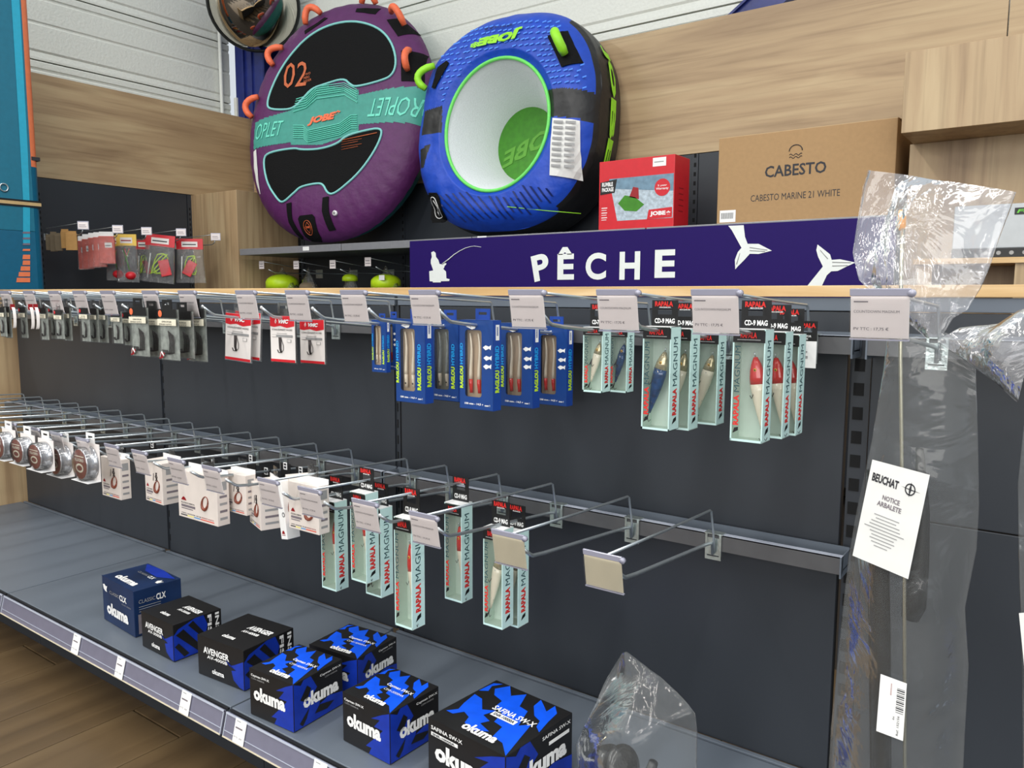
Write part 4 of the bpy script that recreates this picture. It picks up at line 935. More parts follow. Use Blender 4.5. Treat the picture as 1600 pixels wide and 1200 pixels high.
MB().poly(pxp([(910, 355), (940, 340), (965, 360), (970, 410), (1000, 450), (1015, 500), (1050, 505), (1075, 490), (1100, 490), (1095, 510), (1080, 520), (1070, 550), (1060, 560), (1095, 595), (1100, 680), (1140, 690), (1135, 712), (1060, 715), (1030, 715), (1030, 730), (930, 730), (930, 718), (890, 715), (885, 590), (935, 580), (905, 490), (905, 450), (918, 410)], 560, 350, 8), 'sign_white', F).build('angler', t)
rod = pxp([(1050, 500), (1130, 440), (1200, 380), (1270, 335), (1340, 300), (1400, 283), (1450, 276), (1535, 288)], 560, 350, 8)
MB().tube([(x, y, .0005) for x, y in rod], [.0035, .003, .0025, .002, .0018, .0015, .0012, .001], 'sign_white', 6, F).build('fishing_rod', t)
MB().poly(pxp([(692, 590), (762, 587), (768, 640), (780, 672), (830, 672), (890, 703), (830, 718), (790, 717), (765, 745), (735, 775), (724, 788), (722, 745), (735, 710), (752, 690), (730, 650), (708, 610)], 900, 150, 2.909), 'sign_white', F).build('whale_tail', t)
MB().poly(pxp([(1098, 675), (1130, 700), (1155, 720), (1162, 745), (1200, 742), (1270, 757), (1230, 775), (1190, 795), (1160, 797), (1140, 815), (1118, 862), (1052, 862), (1090, 815), (1122, 775), (1100, 730), (1092, 700)], 900, 150, 2.909), 'sign_white', F).build('whale_tail', t)
F3 = FRONT((0, e-.0008, 0))
for li in ([(1165, 755), (1250, 757)], [(1165, 772), (1235, 770)], [(1110, 700), (1145, 740)], [(790, 688), (870, 700)], [(790, 702), (860, 706)], [(745, 715), (730, 765)]):
    MB().tube([(x, y, 0) for x, y in pxp(li, 900, 150, 2.909)], .0016, 'line_grey', 4, F3).build('tail_line', t)
# ------------------------------------------------------------------ boxes on the top shelf
TZ = Z(.311)
a = at(936, 300, y=3.30); c = at(1053.5, 300, y=3.30); zt = at(995, 247, y=3.30).z
W, H = c.x-a.x, zt-TZ; Dp = .16
t = thing('red_box', 'red product box with a sea photograph standing right of the blue towable tube', 'box', (a.x, 3.30, TZ))
MB().box((0, 0, 0), (W, Dp, H), 'red', bev=.002).build('carton', t)
q = MB(); F = FRONT((0, -.0006, 0)); F2 = FRONT((0, -.0012, 0)); F3 = FRONT((0, -.0018, 0)); R = RIGHT((W+.0006, 0, 0))
q.poly([(W*.14, H*.74), (W*.99, H*.74), (W*.99, H*.13), (W*.26, H*.13)], 'sea', F); q.poly([(W*.14, H*.74), (W*.99, H*.74), (W*.99, H*.5), (W*.17, H*.6)], 'sea_dark', F2)
q.poly([(W*.27, H*.38), (W*.36, H*.49), (W*.5, H*.45), (W*.62, H*.34), (W*.52, H*.25), (W*.36, H*.27)], 'green_mat', F3); q.poly([(W*.42, H*.46), (W*.47, H*.6), (W*.54, H*.58), (W*.55, H*.42)], 'red_dark', F3)
q.build('photograph', t)
q = MB(); q.poly([(W*.02, H*.70), (W*.25, H*.73), (W*.22, H*.54), (W*.02, H*.52)], 'black', F3); F4 = FRONT((0, -.0024, 0))
q.text('RUMBLE', W*.045, H*.635, W*.15, H*.06, 'white', F4, .04); q.text('PACKAGE', W*.045, H*.56, W*.16, H*.06, 'white', F4, .04)
q.poly([(W*.68, H*.26), (W*.98, H*.28), (W*.98, H*.14), (W*.66, H*.13)], 'red', F3); q.text('JOBE', W*.7, H*.16, W*.2, H*.075, 'white', F4, .05); q.text('*', W*.91, H*.16, W*.05, H*.07, 'white', F4, .04)
q.disc(W*.1, 'red', F3 @ Matrix.Translation((W*.85, H*.56, 0)), 24); q.text('2 year', W*.79, H*.57, W*.12, H*.03, 'white', F4, .02); q.text('Warranty', W*.77, H*.52, W*.16, H*.04, 'white', F4, .02)
for k in range(3): q.rect(W*.04, H*(.32-.07*k), W*.08, H*.012, 'white', F); q.rect(W*.04, H*(.29-.07*k), W*.07, H*.008, 'white', F)
for k in range(5): q.rect(Dp*.3, H*(.55-.08*k), Dp*.3, H*.014, 'red_dark', R)
q.build('lettering', t)
q = MB(); q.rect(W*.72, H*.855, W*.17, H*.12, 'white', F2); q.rect(W*.74, H*.91, W*.12, H*.012, 'line_grey', F3); q.build('price_label', t)
a = at(1121, 300, y=3.29); c = at(1397, 300, y=3.29); zt = at(1260, 203, y=3.29).z
W, H = c.x-a.x, at(1398, 184.5, y=3.29).z-TZ; Dp = .36
t = thing('cardboard_box', 'large brown cardboard box with black lettering on the top shelf above the sign', 'box', (a.x, 3.29, TZ))
MB().box((0, 0, 0), (W, Dp, H), 'cardboard', bev=.003).build('carton', t)
q = MB(); q.box((.0, .0, -.001), (W, Dp*.48, .002), 'cardboard_light', Matrix.Translation((0, 0, H)) @ Matrix.Rotation(math.radians(5), 4, 'X')); q.build('flap', t)
q = MB(); F = FRONT((0, -.0006, 0))
q.text('CABESTO', W*.29, H*.5, W*.35, H*.13, 'ink', F, .02); q.text('CABESTO MARINE 21 WHITE', W*.21, H*.24, W*.51, H*.075, 'ink', F, .0)
for k in range(2): q.tube([(W*(.43+.0042*j), H*(.70+.03*k)+.0035*math.sin(j*.9), 0) for j in range(18)], .0016, 'ink', 4, F)
q.tube([(W*.465+.026*math.cos(j*PI/8), H*.77+.024*math.sin(j*PI/8), 0) for j in range(9)], .0022, 'ink', 4, F)
q.build('lettering', t)
q = MB(); q.rect(W*.02, H*.02, W*.10, H*.14, 'white', F)
for k in range(12): q.rect(W*(.03+.0065*k), H*.06, W*.003, H*.07, 'ink', FRONT((0, -.001, 0)))
q.build('barcode_label', t)
# ------------------------------------------------------------------ wooden display boxes at the right
a = at(1415, 82, y=3.08); c = at(1411, 208, y=3.08)
b = MB(); b.box((a.x, 3.08, c.z), (1.4, 3.74, a.z), 'wood_z', bev=.0015)
tag(b.build('wall_cabinet'), 'wooden box cabinet fixed high on the wall at the top right corner', 'cabinet')
a = at(1422, 225, y=3.32)
b = MB(); b.box((a.x, 3.32, Z(-.97)+.02), (1.4, 3.36, c.z+.0), 'wood_z', bev=.0015); b.box((a.x, 3.36, .02), (a.x+.02, 3.74, c.z), 'wood_z')
tag(b.build('wood_partition'), 'upright wooden panel below the wall cabinet at the right', 'panel')
t = thing('wooden_stand', 'low wooden stand with open compartments carrying the grey device', 'stand', (0, 0, 0))
s0 = at(1500, 406, y=3.0); zt = at(1560, 402, y=3.0).z; zb = at(1560, 411, y=3.0).z
MB().box((s0.x-.14, 3.0, zb), (.9, 3.25, zt), 'oak_edge').build('shelf_board', t)
for u_ in (1440, 1592):
    xx = at(u_, 425, y=3.0).x; MB().box((xx-.012, 3.01, .3), (xx+.03, 3.25, zb), 'wood_z').build('support', t)
MB().box((s0.x-.13, 3.24, .3), (.9, 3.25, zb), 'wood_z').build('back_board', t)
MB().box((s0.x-.13, 3.0, .28), (.9, 3.25, .3), 'wood_x').build('bottom_board', t)
t = thing('media_unit', 'flat grey marine stereo display unit with green-lit logo at the right edge', 'stereo', (0, 0, 0))
xa = at(1490, 350, y=3.05).x; z1 = at(1560, 319, y=3.05).z; z0 = zt+.001; zm = at(1560, 388, y=3.05).z
MB().box((xa, 3.05, zm), (.5, 3.10, z1), 'device_grey', bev=.003).build('front_plate', t)
MB().box((xa, 3.04, z0), (.5, 3.11, zm), 'black', bev=.002).build('base_strip', t)
q = MB(); F = FRONT((0, 3.0395, 0)); hz = zm-z0
for k in range(11): q.disc(hz*.22, 'line_grey', F @ Matrix.Translation((xa+.10+.036*k, z0+hz*.5, 0)), 12)
q.build('icons', t)
l0 = at(1588, 327, y=3.049); q = MB(); q.rect(l0.x-.004, l0.z-.017, .15, .022, 'black', FRONT((0, 3.0488, 0))); q.text('FUSION', l0.x+.002, l0.z-.012, .12, .012, 'logo_green', FRONT((0, 3.048, 0)), .03, .2); q.build('logo_badge', t)
#SECTION tubes
# ------------------------------------------------------------------ towable tubes
class Disc:
    """leaning disc frame: e to the right, up along the face, nrm out of the front"""
    def __init__(s, cx, yb, zb, yaw, lean):
        s.B = Vector((cx, yb, Z(zb))); s.e = Vector((math.cos(yaw), math.sin(yaw), 0)); bk = Vector((-math.sin(yaw), math.cos(yaw), 0))
        s.up = Vector((0, 0, 1))*math.cos(lean)+bk*math.sin(lean); s.n = s.e.cross(s.up)
    def w(s, x, t, d=0): return s.B+s.e*x+s.up*t+s.n*d
    def px(s, u, v, d=0):
        r = ray(u, v); o = s.B+s.n*d; k = (o-CAM).dot(s.n)/r.dot(s.n); p = CAM+r*k-s.B
        return (p.dot(s.e), p.dot(s.up))
def inside(p, poly):
    x, y = p; c = False; j = len(poly)-1
    for i in range(len(poly)):
        xi, yi = poly[i]; xj, yj = poly[j]
        if (yi > y) != (yj > y) and x < (xj-xi)*(y-yi)/(yj-yi)+xi: c = not c
        j = i
    return c
def dist(p, poly):
    x, y = p; m = 9
    for i in range(len(poly)):
        x0, y0 = poly[i-1]; x1, y1 = poly[i]; dx, dy = x1-x0, y1-y0; L2 = dx*dx+dy*dy or 1e-9
        t = max(0, min(1, ((x-x0)*dx+(y-y0)*dy)/L2)); m = min(m, math.hypot(x-x0-t*dx, y-y0-t*dy))
    return m
def smooth(poly, n=2):
    for _ in range(n):
        q = []
        for i in range(len(poly)):
            a, b = poly[i-1], poly[i]; q += [(a[0]*.75+b[0]*.25, a[1]*.75+b[1]*.25), (a[0]*.25+b[0]*.75, a[1]*.25+b[1]*.75)]
        poly = q
    return poly
def surf_tube(D_, P3, r, m, n=8): return MB().tube(P3, r, m, n)
# ---- purple tube
DP = Disc(-3.94, 3.42, .338, math.radians(10), .19)
PA, PB, PT = .712, .778, .15           # half width, half height, half thickness
def p_surf(rho, th, side=1):
    """rho 0..1 across the face; the rim is a fat rounded tube"""
    ct, st = math.cos(th), math.sin(th); k = 2/2.1
    X = PA*math.copysign(abs(ct)**k, ct); T = PB*math.copysign(abs(st)**k, st)
    q = max(0, (rho-.62)/.38); d = side*PT*math.sqrt(max(0, 1-q**2.4)) if rho > .62 else side*PT
    if rho < .62: d -= side*.012*(1-rho/.62)
    wr = .0025*math.sin(th*46)*q**2
    return X*rho, PB+T*rho, d+side*wr
def p_depth(x, t):
    tt = t-PB; th = math.atan2(tt/PB, x/PA); rho = ((abs(x)/PA)**2.1+(abs(tt)/PB)**2.1)**(1/2.1)
    return p_surf(min(rho, .999), th)[2]
pp = lambda pts: [DP.px(u, v, PT) for u, v in pts]
pad_up = smooth(pp([(420, 171), (418, 160), (424, 140), (437, 112), (455, 85), (480, 58), (510, 40), (545, 32), (575, 36), (598, 48), (613, 70), (619, 98), (613, 118), (598, 126), (556, 136), (547, 132), (537, 122), (507, 131), (487, 138), (472, 155), (460, 168), (445, 172)]), 2)
pad_lo = smooth(pp([(411, 248), (422, 238), (460, 231), (470, 234), (500, 233), (528, 224), (540, 212), (570, 204), (596, 200), (597, 212), (585, 238), (562, 270), (535, 294), (520, 304), (512, 302), (505, 287), (492, 287), (470, 292), (462, 300), (440, 318), (430, 308), (416, 285)]), 2)
band = pp([(392, 232), (396, 190), (454, 172), (454, 150), (472, 155), (487, 138), (505, 133), (560, 140), (560, 148), (660, 128), (690, 132), (690, 186), (560, 194), (560, 205), (500, 226), (454, 226), (454, 222)])
inner = pp([(454, 148), (560, 136), (560, 208), (454, 228)])
NR, NT = 150, 420
parts = {}
def emit(key, mat_, quad): parts.setdefault((key, mat_), []).append(quad)
G = [[p_surf(i/NR, 2*PI*j/NT) for j in range(NT)] for i in range(NR+1)]
for i in range(NR):
    for j in range(NT):
        a, b_, c_, d_ = G[i][j], G[i+1][j], G[i+1][(j+1) % NT], G[i][(j+1) % NT]
        m_ = ((a[0]+c_[0])/2, (a[1]+c_[1])/2)
        if i == 0: pass
        rho = (i+.5)/NR; key = ('body', 'tube_purple')
        if rho < .93:
            if inside(m_, pad_up) or inside(m_, pad_lo): key = ('pad', 'tube_black')
            elif inside(m_, band): key = ('band', 'tube_teal')
        elif inside(m_, band) and rho < 1: key = ('band', 'tube_teal')
        emit(key[0], key[1], (i, j, 1))
t = thing('towable_tube', 'round purple towable tube with teal band, black pads and orange handles', 'towable tube', DP.B)
def tube_part(name, quads, mat_, off, D_, sf, parent, origin):
    idx = {}; vs = []; fs = []
    def vid(i, j, s):
        k = (i, j % NT, s)
        if k not in idx: x, tt, d = sf(i/NR, 2*PI*(j % NT)/NT, s); idx[k] = len(vs); vs.append(D_.w(x, tt, d+off*s)-origin)
        return idx[k]
    for i, j, s in quads:
        q = (vid(i, j, s), vid(i+1, j, s), vid(i+1, j+1, s), vid(i, j+1, s)); fs.append(q if s > 0 else q[::-1])
    return MB().add(vs, fs, mat_, None, True).build(name, parent)
body = parts[('body', 'tube_purple')]
back = [(i, j, -1) for i in range(0, NR, 3) for j in range(0, NT, 2)]
tube_part('inflated_body', body, 'tube_purple', 0, DP, p_surf, t, DP.B)
tube_part('black_pads', parts[('pad', 'tube_black')], 'tube_black', .003, DP, p_surf, t, DP.B)
bd = tube_part('teal_band', parts[('band', 'tube_teal')], 'tube_teal', .0015, DP, p_surf, t, DP.B)
# underside
vs = []; fs = []
for i in range(31):
    for j in range(120):
        x, tt, d = p_surf(i/30, 2*PI*j/120, -1); vs.append(DP.w(x, tt, d)-DP.B)
for i in range(30):
    for j in range(120): fs.append((i*120+j, i*120+(j+1) % 120, (i+1)*120+(j+1) % 120, (i+1)*120+j))
MB().add(vs, fs, 'tube_teal_dark', None, True).build('underside', t)
def on(D_, dep, x, tt, off=0): return D_.w(x, tt, dep(x, tt)+off)-D_.B
for pl in (pad_up, pad_lo): MB().tube([on(DP, p_depth, x, y, .004) for x, y in pl+pl[:1]], .0075, 'piping_aqua', 6, None, False).build('piping', t)
def decal_text(D_, dep, s, poly4, m, name, parent, bold=.03, shear=0, off=.006, n=1):
    """poly4: bl, br, tr, tl in local disc coords"""
    vs_, fs_ = textmesh(s, bold, shear); (ax, ay), (bx, by), (cx, cy), (dx, dy) = poly4
    out = []
    for v in vs_:
        u_, w_ = v.x, v.y; x = (ax*(1-u_)+bx*u_)*(1-w_)+(dx*(1-u_)+cx*u_)*w_; y = (ay*(1-u_)+by*u_)*(1-w_)+(dy*(1-u_)+cy*u_)*w_
        out.append(on(D_, dep, x, y, off))
    return MB().add(out, fs_, m).build(name, parent)
decal_text(DP, p_depth, 'DROPLET', pp([(670, 146), (578, 155), (574, 183), (662, 178)]), 'mint', 'lettering', bd, .0, .2)
decal_text(DP, p_depth, 'OPLET', pp([(397, 219), (440, 211), (444, 188), (401, 194)]), 'mint', 'lettering', bd, .0, .2)
decal_text(DP, p_depth, 'JOBE*', pp([(480, 197), (529, 187), (532, 171), (483, 183)]), 'orange', 'logo', bd, .06, .15, .008)
for k in range(7):
    q = pp([(458+1*k, 173-3.6*k), (478, 168-3.6*k), (494, 152-3.4*k), (538, 145-3.4*k*.9), (558, 158-3.6*k)] if k else [(458, 175), (478, 168), (494, 154), (538, 148), (558, 160)])
    if k < 6: MB().tube([on(DP, p_depth, x, y, .006) for x, y in q], .0028, 'mint', 4, None, False).build('stripe', bd)
    q = pp([(458, 196+3.2*k), (474, 196+3.2*k), (480, 204+3.0*k), (530, 193+3.0*k), (548, 180+3.4*k), (558, 180+3.4*k)])
    if k < 7: MB().tube([on(DP, p_depth, x, y, .006) for x, y in q], .0028, 'mint', 4, None, False).build('stripe', bd)
pads = [c for c in t.children if c.name.startswith('black_pads')][0]
decal_text(DP, p_depth, '02', pp([(444, 139), (479, 134), (480, 96), (446, 100)]), 'orange_ink', 'lettering', pads, -.0, .15, .008)
decal_text(DP, p_depth, 'TWO\nPERS\nRIDER', pp([(475, 130), (487, 126), (487, 112), (475, 116)]), 'orange_ink', 'lettering', pads, .0, 0, .008)
a_ = pp([(535, 219), (590, 208)]); MB().tube([on(DP, p_depth, x, y, .007) for x, y in a_], .003, 'orange_ink', 4).build('stripe', pads)
for k in range(4):
    a_ = pp([(534, 222+4*k), (566-6*(k % 2), 217+4*k)]); MB().tube([on(DP, p_depth, x, y, .007) for x, y in a_], .0014, 'orange_ink', 4).build('stripe', pads)
# lower patch, straps, valve, label at the left rim
def patch(D_, dep, pts, m, name, parent, off=.006):
    bm = bmesh.new(); bm.faces.new([bm.verts.new((x, y, 0)) for x, y in pts]); bmesh.ops.triangulate(bm, faces=bm.faces[:])
    for _ in range(3): bmesh.ops.subdivide_edges(bm, edges=bm.edges[:], cuts=1, use_grid_fill=True)
    bm.verts.index_update(); vs_ = [on(D_, dep, v.co.x, v.co.y, off) for v in bm.verts]; fs_ = [tuple(v.index for v in f.verts) for f in bm.faces]; bm.free()
    o = MB().add(vs_, fs_, m).build(name, parent)
    md = o.modifiers.new('thickness', 'SOLIDIFY'); md.thickness = .003; md.offset = 0
    return o
q = patch(DP, p_depth, pp([(462, 340), (466, 336), (486, 334), (489, 338), (487, 366), (482, 370), (466, 369), (462, 364)]), 'tube_black', 'badge', t)
cx_, cy_2 = DP.px(475, 353, PT)
MB().tube([on(DP, p_depth, cx_+.032*math.cos(k*PI/10), cy_2+.04*math.sin(k*PI/10), .013) for k in range(21)], .0022, 'orange_ink', 4, None, False).build('ring', q)
MB().tube([on(DP, p_depth, cx_+x, cy_2+y, .013) for x, y in ((0, .03), (.024, 0), (0, -.03), (-.024, 0), (0, .03))], .002, 'orange_ink', 4, None, False).build('diamond', q)
decal_text(DP, p_depth, 'JOBE', [(cx_-.016, cy_2-.007), (cx_+.016, cy_2-.007), (cx_+.016, cy_2+.007), (cx_-.016, cy_2+.007)], 'orange', 'lettering', q, .03, 0, .014)
for pl in ([(447, 318), (455, 316), (452, 340), (457, 364), (450, 366), (444, 345)], [(505, 309), (514, 307), (512, 330), (515, 355), (505, 357), (502, 330)]): patch(DP, p_depth, pp(pl), 'tube_black', 'strap', t)
x, y = DP.px(521, 332, PT); o = MB().tube([on(DP, p_depth, x, y, -.005), on(DP, p_depth, x, y, .012)], .016, 'white', 16).build('valve', t); MB().tube([on(DP, p_depth, x, y, .012), on(DP, p_depth, x, y, .017)], .008, 'line_grey', 12).build('valve_cap', o)
patch(DP, p_depth, pp([(394, 236), (399, 233), (400, 262), (399, 300), (396, 290), (393, 262)]), 'paper_white', 'care_label', t)
def handle(D_, u0, v0, u1, v1, bulge, r, m, parent, d0, outward, dep=None):
    a = D_.px(u0, v0, d0); c = D_.px(u1, v1, d0)
    A, B_ = (on(D_, dep, a[0], a[1]), on(D_, dep, c[0], c[1])) if dep else (D_.w(a[0], a[1], d0*.6)-D_.B, D_.w(c[0], c[1], d0*.6)-D_.B)
    ov = (D_.e*outward[0]+D_.up*outward[1]+D_.n*outward[2]).normalized()
    pts = [A.lerp(B_, k/8)+ov*bulge*math.sin(PI*(.04+.92*k/8))**.55 for k in range(9)]
    return MB().tube(pts, [r*.8]+[r]*7+[r*.8], m, 12).build('handle', parent)
for (u0, v0, u1, v1, bu, ov) in [(414, 155, 403, 186, .10, (-1, .2, .3)), (452, 80, 438, 108, .11, (-1, .45, .3)), (506, 30, 484, 48, .11, (-.45, 1, .3)), (566, 14, 586, 12, .10, (0, 1, .5)), (610, 24, 630, 44, .10, (.2, .7, 1)), (641, 80, 641, 114, .08, (.15, .0, 1))]:
    handle(DP, u0, v0, u1, v1, bu, .021, 'orange', t, PT*.75, ov, p_depth)
for pl in ([(628, 80), (656, 76), (657, 125), (630, 129)], [(603, 30), (618, 22), (643, 42), (622, 57)], [(556, 12), (590, 9), (586, 22), (556, 19)], [(478, 50), (500, 36), (508, 28), (514, 30), (500, 42), (480, 56)]): patch(DP, p_depth, [DP.px(u_, v_, PT*.8) for u_, v_ in pl], 'tube_black', 'handle_patch', t, .002)
# ---- blue tube
DB = Disc(-2.56, 3.50, .33, math.radians(5), .12)
BA, BB = .552, .572
hx0, ht0 = DB.px(770, 192, .24); HA, HB = .315, .345     # opening in the front
def b_surf(rho, th, s=1):
    """0..1 from the opening edge over the front to the outer rim; 1..2 round the side to the back"""
    ct, st = math.cos(th), math.sin(th); k = 2/2.5
    ox, ot = BA*math.copysign(abs(ct)**k, ct), BB+BB*math.copysign(abs(st)**k, st)
    ix, it = hx0+HA*ct, ht0+HB*st
    f = min(rho, 1)
    x, t_ = ix+(ox-ix)*f**.9, it+(ot-it)*f**.9
    d = .235-.02*f-.10*f**5
    if f < .12: d -= (.12-f)*.25
    if rho > 1:
        g = (rho-1)*PI; q = 1+.02*math.sin(g); x, t_ = ox*q, BB+(ot-BB)*q; d = .115*math.cos(g)**1 if True else 0
        d = .115-.24*(rho-1)
    w_ = noise.noise(Vector((x*5, t_*5, d*7+3)))*.018+noise.noise(Vector((x*14, t_*14, 5)))*.006
    w_ *= min(1, f*3)
    return x, t_, d+w_*(1 if rho <= 1 else .3)
NBR, NBT = 130, 360
hpx = lambda pts, d=.22: [DB.px(u, v, d) for u, v in pts]
blk = [hpx([(848, 140), (932, 138), (930, 186), (850, 182)]), hpx([(660, 172), (693, 166), (690, 208), (656, 212)]), hpx([(655, 232), (672, 225), (662, 262), (652, 262)])]
VV = [[b_surf(2*i/NBR, 2*PI*j/NBT) for j in range(NBT)] for i in range(NBR+1)]
qs = {'tube_blue': [], 'tube_side': []}
for i in range(NBR):
    for j in range(NBT):
        a, c_ = VV[i][j], VV[i+1][(j+1) % NBT]; m_ = ((a[0]+c_[0])/2, (a[1]+c_[1])/2); rho = (2*i+1)/NBR
        key = 'tube_blue'
        if rho > 1.02 or any(inside(m_, q) for q in blk): key = 'tube_side'
        elif m_[0] > .36+.3*(BB*1.0-m_[1])*.0 and rho > .92: key = 'tube_side'
        qs[key].append((i, j))
t = thing('towable_tube', 'blue egg-shaped towable tube with a large white-lined opening and lime lettering', 'towable tube', DB.B)
def bpart(name, L_, m, off=0):
    idx = {}; vs = []; fs = []
    for i, j in L_:
        q = []
        for a, b_ in ((i, j), (i+1, j), (i+1, j+1), (i, j+1)):
            k = (a, b_ % NBT)
            if k not in idx: x, y, d = VV[a][b_ % NBT]; idx[k] = len(vs); vs.append(DB.w(x, y, d+off)-DB.B)
            q.append(idx[k])
        fs.append(tuple(q))
    return MB().add(vs, fs, m, None, True).build(name, t)
cover = bpart('front_cover', qs['tube_blue'], 'tube_blue'); side = bpart('side_cover', qs['tube_side'], 'tube_side')
def b_depth(x, tt):
    best = 9; dd = .2
    for i in range(0, NBR//2+1, 2):
        for j in range(0, NBT, 3):
            v = VV[i][j]; q = (v[0]-x)**2+(v[1]-tt)**2
            if q < best: best = q; dd = v[2]
    return dd
# funnel lining and green mat
vs = []; fs = []; n_ = 64; cxm, ctm = hx0-.02, ht0+.005
for i in range(13):
    f = i/12; 
    for k in range(n_):
        a = 2*PI*k/n_; rr = 1-.40*f**.8; vs.append(DB.w(hx0+(cxm-hx0)*f+HA*rr*math.cos(a), ht0+(ctm-ht0)*f+HB*rr*math.sin(a), .205-.36*f)-DB.B)
for i in range(12):
    for k in range(n_): fs.append((i*n_+k, (i+1)*n_+k, (i+1)*n_+(k+1) % n_, i*n_+(k+1) % n_))
MB().add(vs, fs, 'foam_white', None, True).build('lining', t)
MB().add([DB.w(cxm+HA*.62*math.cos(2*PI*k/n_), ctm+HB*.62*math.sin(2*PI*k/n_), -.152)-DB.B for k in range(n_)], [tuple(range(n_))], 'green_mat').build('green_floor', t)
gf = [c for c in t.children if c.name.startswith('green_floor')][0]
decal_text(DB, lambda x, y: -.150, 'JOBE', [(cxm+.18, ctm-.02), (cxm-.16, ctm-.16), (cxm-.14, ctm-.03), (cxm+.2, ctm+.11)][::1], 'green_print', 'lettering', gf, .03, 0, .001)
MB().tube([DB.w(hx0+HA*1.0*math.cos(2*PI*k/64), ht0+HB*1.0*math.sin(2*PI*k/64), .212)-DB.B for k in range(65)], .0095, 'green_piping', 8, None, False).build('piping', t)
decal_text(DB, b_depth, 'JOBE*', hpx([(821, 44), (738, 62), (737, 78), (815, 63)]), 'lime', 'lettering', cover, .07, .1, .012)
decal_text(DB, b_depth, 'SONAR', hpx([(804, 38), (756, 45), (756, 49), (804, 42)]), 'tube_blue_dark', 'lettering', cover, .02, 0, .012)
# printed dashes on the upper half of the cover
random.seed(3); da = MB()
for i in range(13):
    for j in range(30):
        u_ = 684+j*9+(i % 2)*4+random.uniform(-1.5, 1.5)+i*.6; v_ = 52+i*9-j*.9-1*random.random()
        x, y = DB.px(u_, v_, .22); th = math.atan2((y-BB)/BB, x/BA); rho = ((abs(x)/BA)**2.5+(abs(y-BB)/BB)**2.5)**.4
        if rho > .9 or ((x-hx0)/(HA+.04))**2+((y-ht0)/(HB+.04))**2 < 1 or y < ht0-.02 or inside((x, y), blk[0]) or inside((x, y), hpx([(852, 54), (888, 42), (912, 98), (878, 112)])): continue
        if y > BB*1.86: continue
        d = b_depth(x, y)+.006
        da.add([DB.w(x, y, d)-DB.B, DB.w(x+.022, y+.004, d)-DB.B, DB.w(x+.022, y+.011, d)-DB.B, DB.w(x, y+.007, d)-DB.B], [(0, 1, 2, 3)], 'tube_blue_light')
da.build('printed_dashes', t, kind='stuff')
da = MB()
for k in range(26):
    u0 = 664+k*11; v0 = 278+abs(k-7)*1.0; 
    P0, P1 = hpx([(u0, v0+ (22 if k < 8 else 6)), (u0+34, v0+62)])
    n2 = 5
    for s_ in range(n2):
        x0, y0 = P0[0]+(P1[0]-P0[0])*s_/n2, P0[1]+(P1[1]-P0[1])*s_/n2; x1, y1 = P0[0]+(P1[0]-P0[0])*(s_+1)/n2, P0[1]+(P1[1]-P0[1])*(s_+1)/n2
        if ((x0-hx0)/(HA+.03))**2+((y0-ht0)/(HB+.03))**2 < 1 or ((abs(x1)/BA)**2.5+(abs(y1-BB)/BB)**2.5)**.4 > .95: continue
        d0, d1 = b_depth(x0, y0)+.006, b_depth(x1, y1)+.006
        da.add([DB.w(x0, y0, d0)-DB.B, DB.w(x0+.012, y0, d0)-DB.B, DB.w(x1+.012, y1, d1)-DB.B, DB.w(x1, y1, d1)-DB.B], [(0, 1, 2, 3)], 'tube_blue_dark')
da.build('printed_stripes', t, kind='stuff')
def bp(pl, m, name, off=.008, d=.22): return patch(DB, b_depth, [DB.px(u_, v_, d) for u_, v_ in pl], m, name, t, off)
bp([(856, 57), (884, 45), (908, 95), (880, 107)], 'tube_black', 'handle_patch'); handle(DB, 872, 58, 888, 92, .08, .024, 'lime', t, .2, (.15, .2, 1), b_depth)
bp([(686, 106), (700, 96), (704, 100), (682, 140), (676, 138)], 'tube_black', 'handle_patch'); handle(DB, 692, 106, 678, 142, .10, .02, 'lime', t, .2, (-1, .1, .5), b_depth)
lb = bp([(866, 186), (905, 188), (899, 276), (859, 274)], 'paper_white', 'warning_label')
ww = MB()
for k in range(9):
    for (ua, ub) in ((868, 883), (886, 902)):
        v_ = 194+k*8.4; x0, y0 = DB.px(ua-k*.7, v_, .22); x1, y1 = DB.px(ub-k*.7, v_+.5, .22); d = b_depth(x0, y0)+.0135
        ww.add([DB.w(x0, y0, d)-DB.B, DB.w(x1, y1, d)-DB.B, DB.w(x1, y1+.012, d)-DB.B, DB.w(x0, y0+.012, d)-DB.B], [(0, 1, 2, 3)], 'line_grey')
ww.build('print', lb)
bd2 = bp([(660, 308), (666, 300), (684, 302), (688, 310), (686, 336), (678, 342), (660, 343), (657, 336)], 'tube_black', 'badge')
cx_, cy_2 = DB.px(673, 322, .22); dd = b_depth(cx_, cy_2)
MB().tube([on(DB, b_depth, cx_+.036*math.cos(k*PI/10), cy_2+.050*math.sin(k*PI/10), .014) for k in range(21)], .0025, 'white', 4, None, False).build('ring', bd2)
MB().tube([on(DB, b_depth, cx_+x, cy_2+y, .014) for x, y in ((0, .034), (.026, 0), (0, -.034), (-.026, 0), (0, .034))], .0025, 'white', 4, None, False).build('diamond', bd2)
a_ = hpx([(795, 324), (896, 328)]); MB().tube([DB.w(x, y, b_depth(x, y)+.01)-DB.B for x, y in (a_[0], ((a_[0][0]+a_[1][0])/2, (a_[0][1]+a_[1][1])/2), a_[1])], .0022, 'lime', 4).build('stripe', t)
# JOBE on the side, facing right
vs_, fs_ = textmesh('JOBE*', .05, 0); out = []
for v in vs_:
    th = math.radians(34-62*v.x); rr = 1.28+.34*(v.y)
    x, y, d = b_surf(rr, th); out.append(DB.w(x*1.012, BB+(y-BB)*1.012, d)-DB.B)
MB().add(out, fs_, 'lime').build('lettering', side)
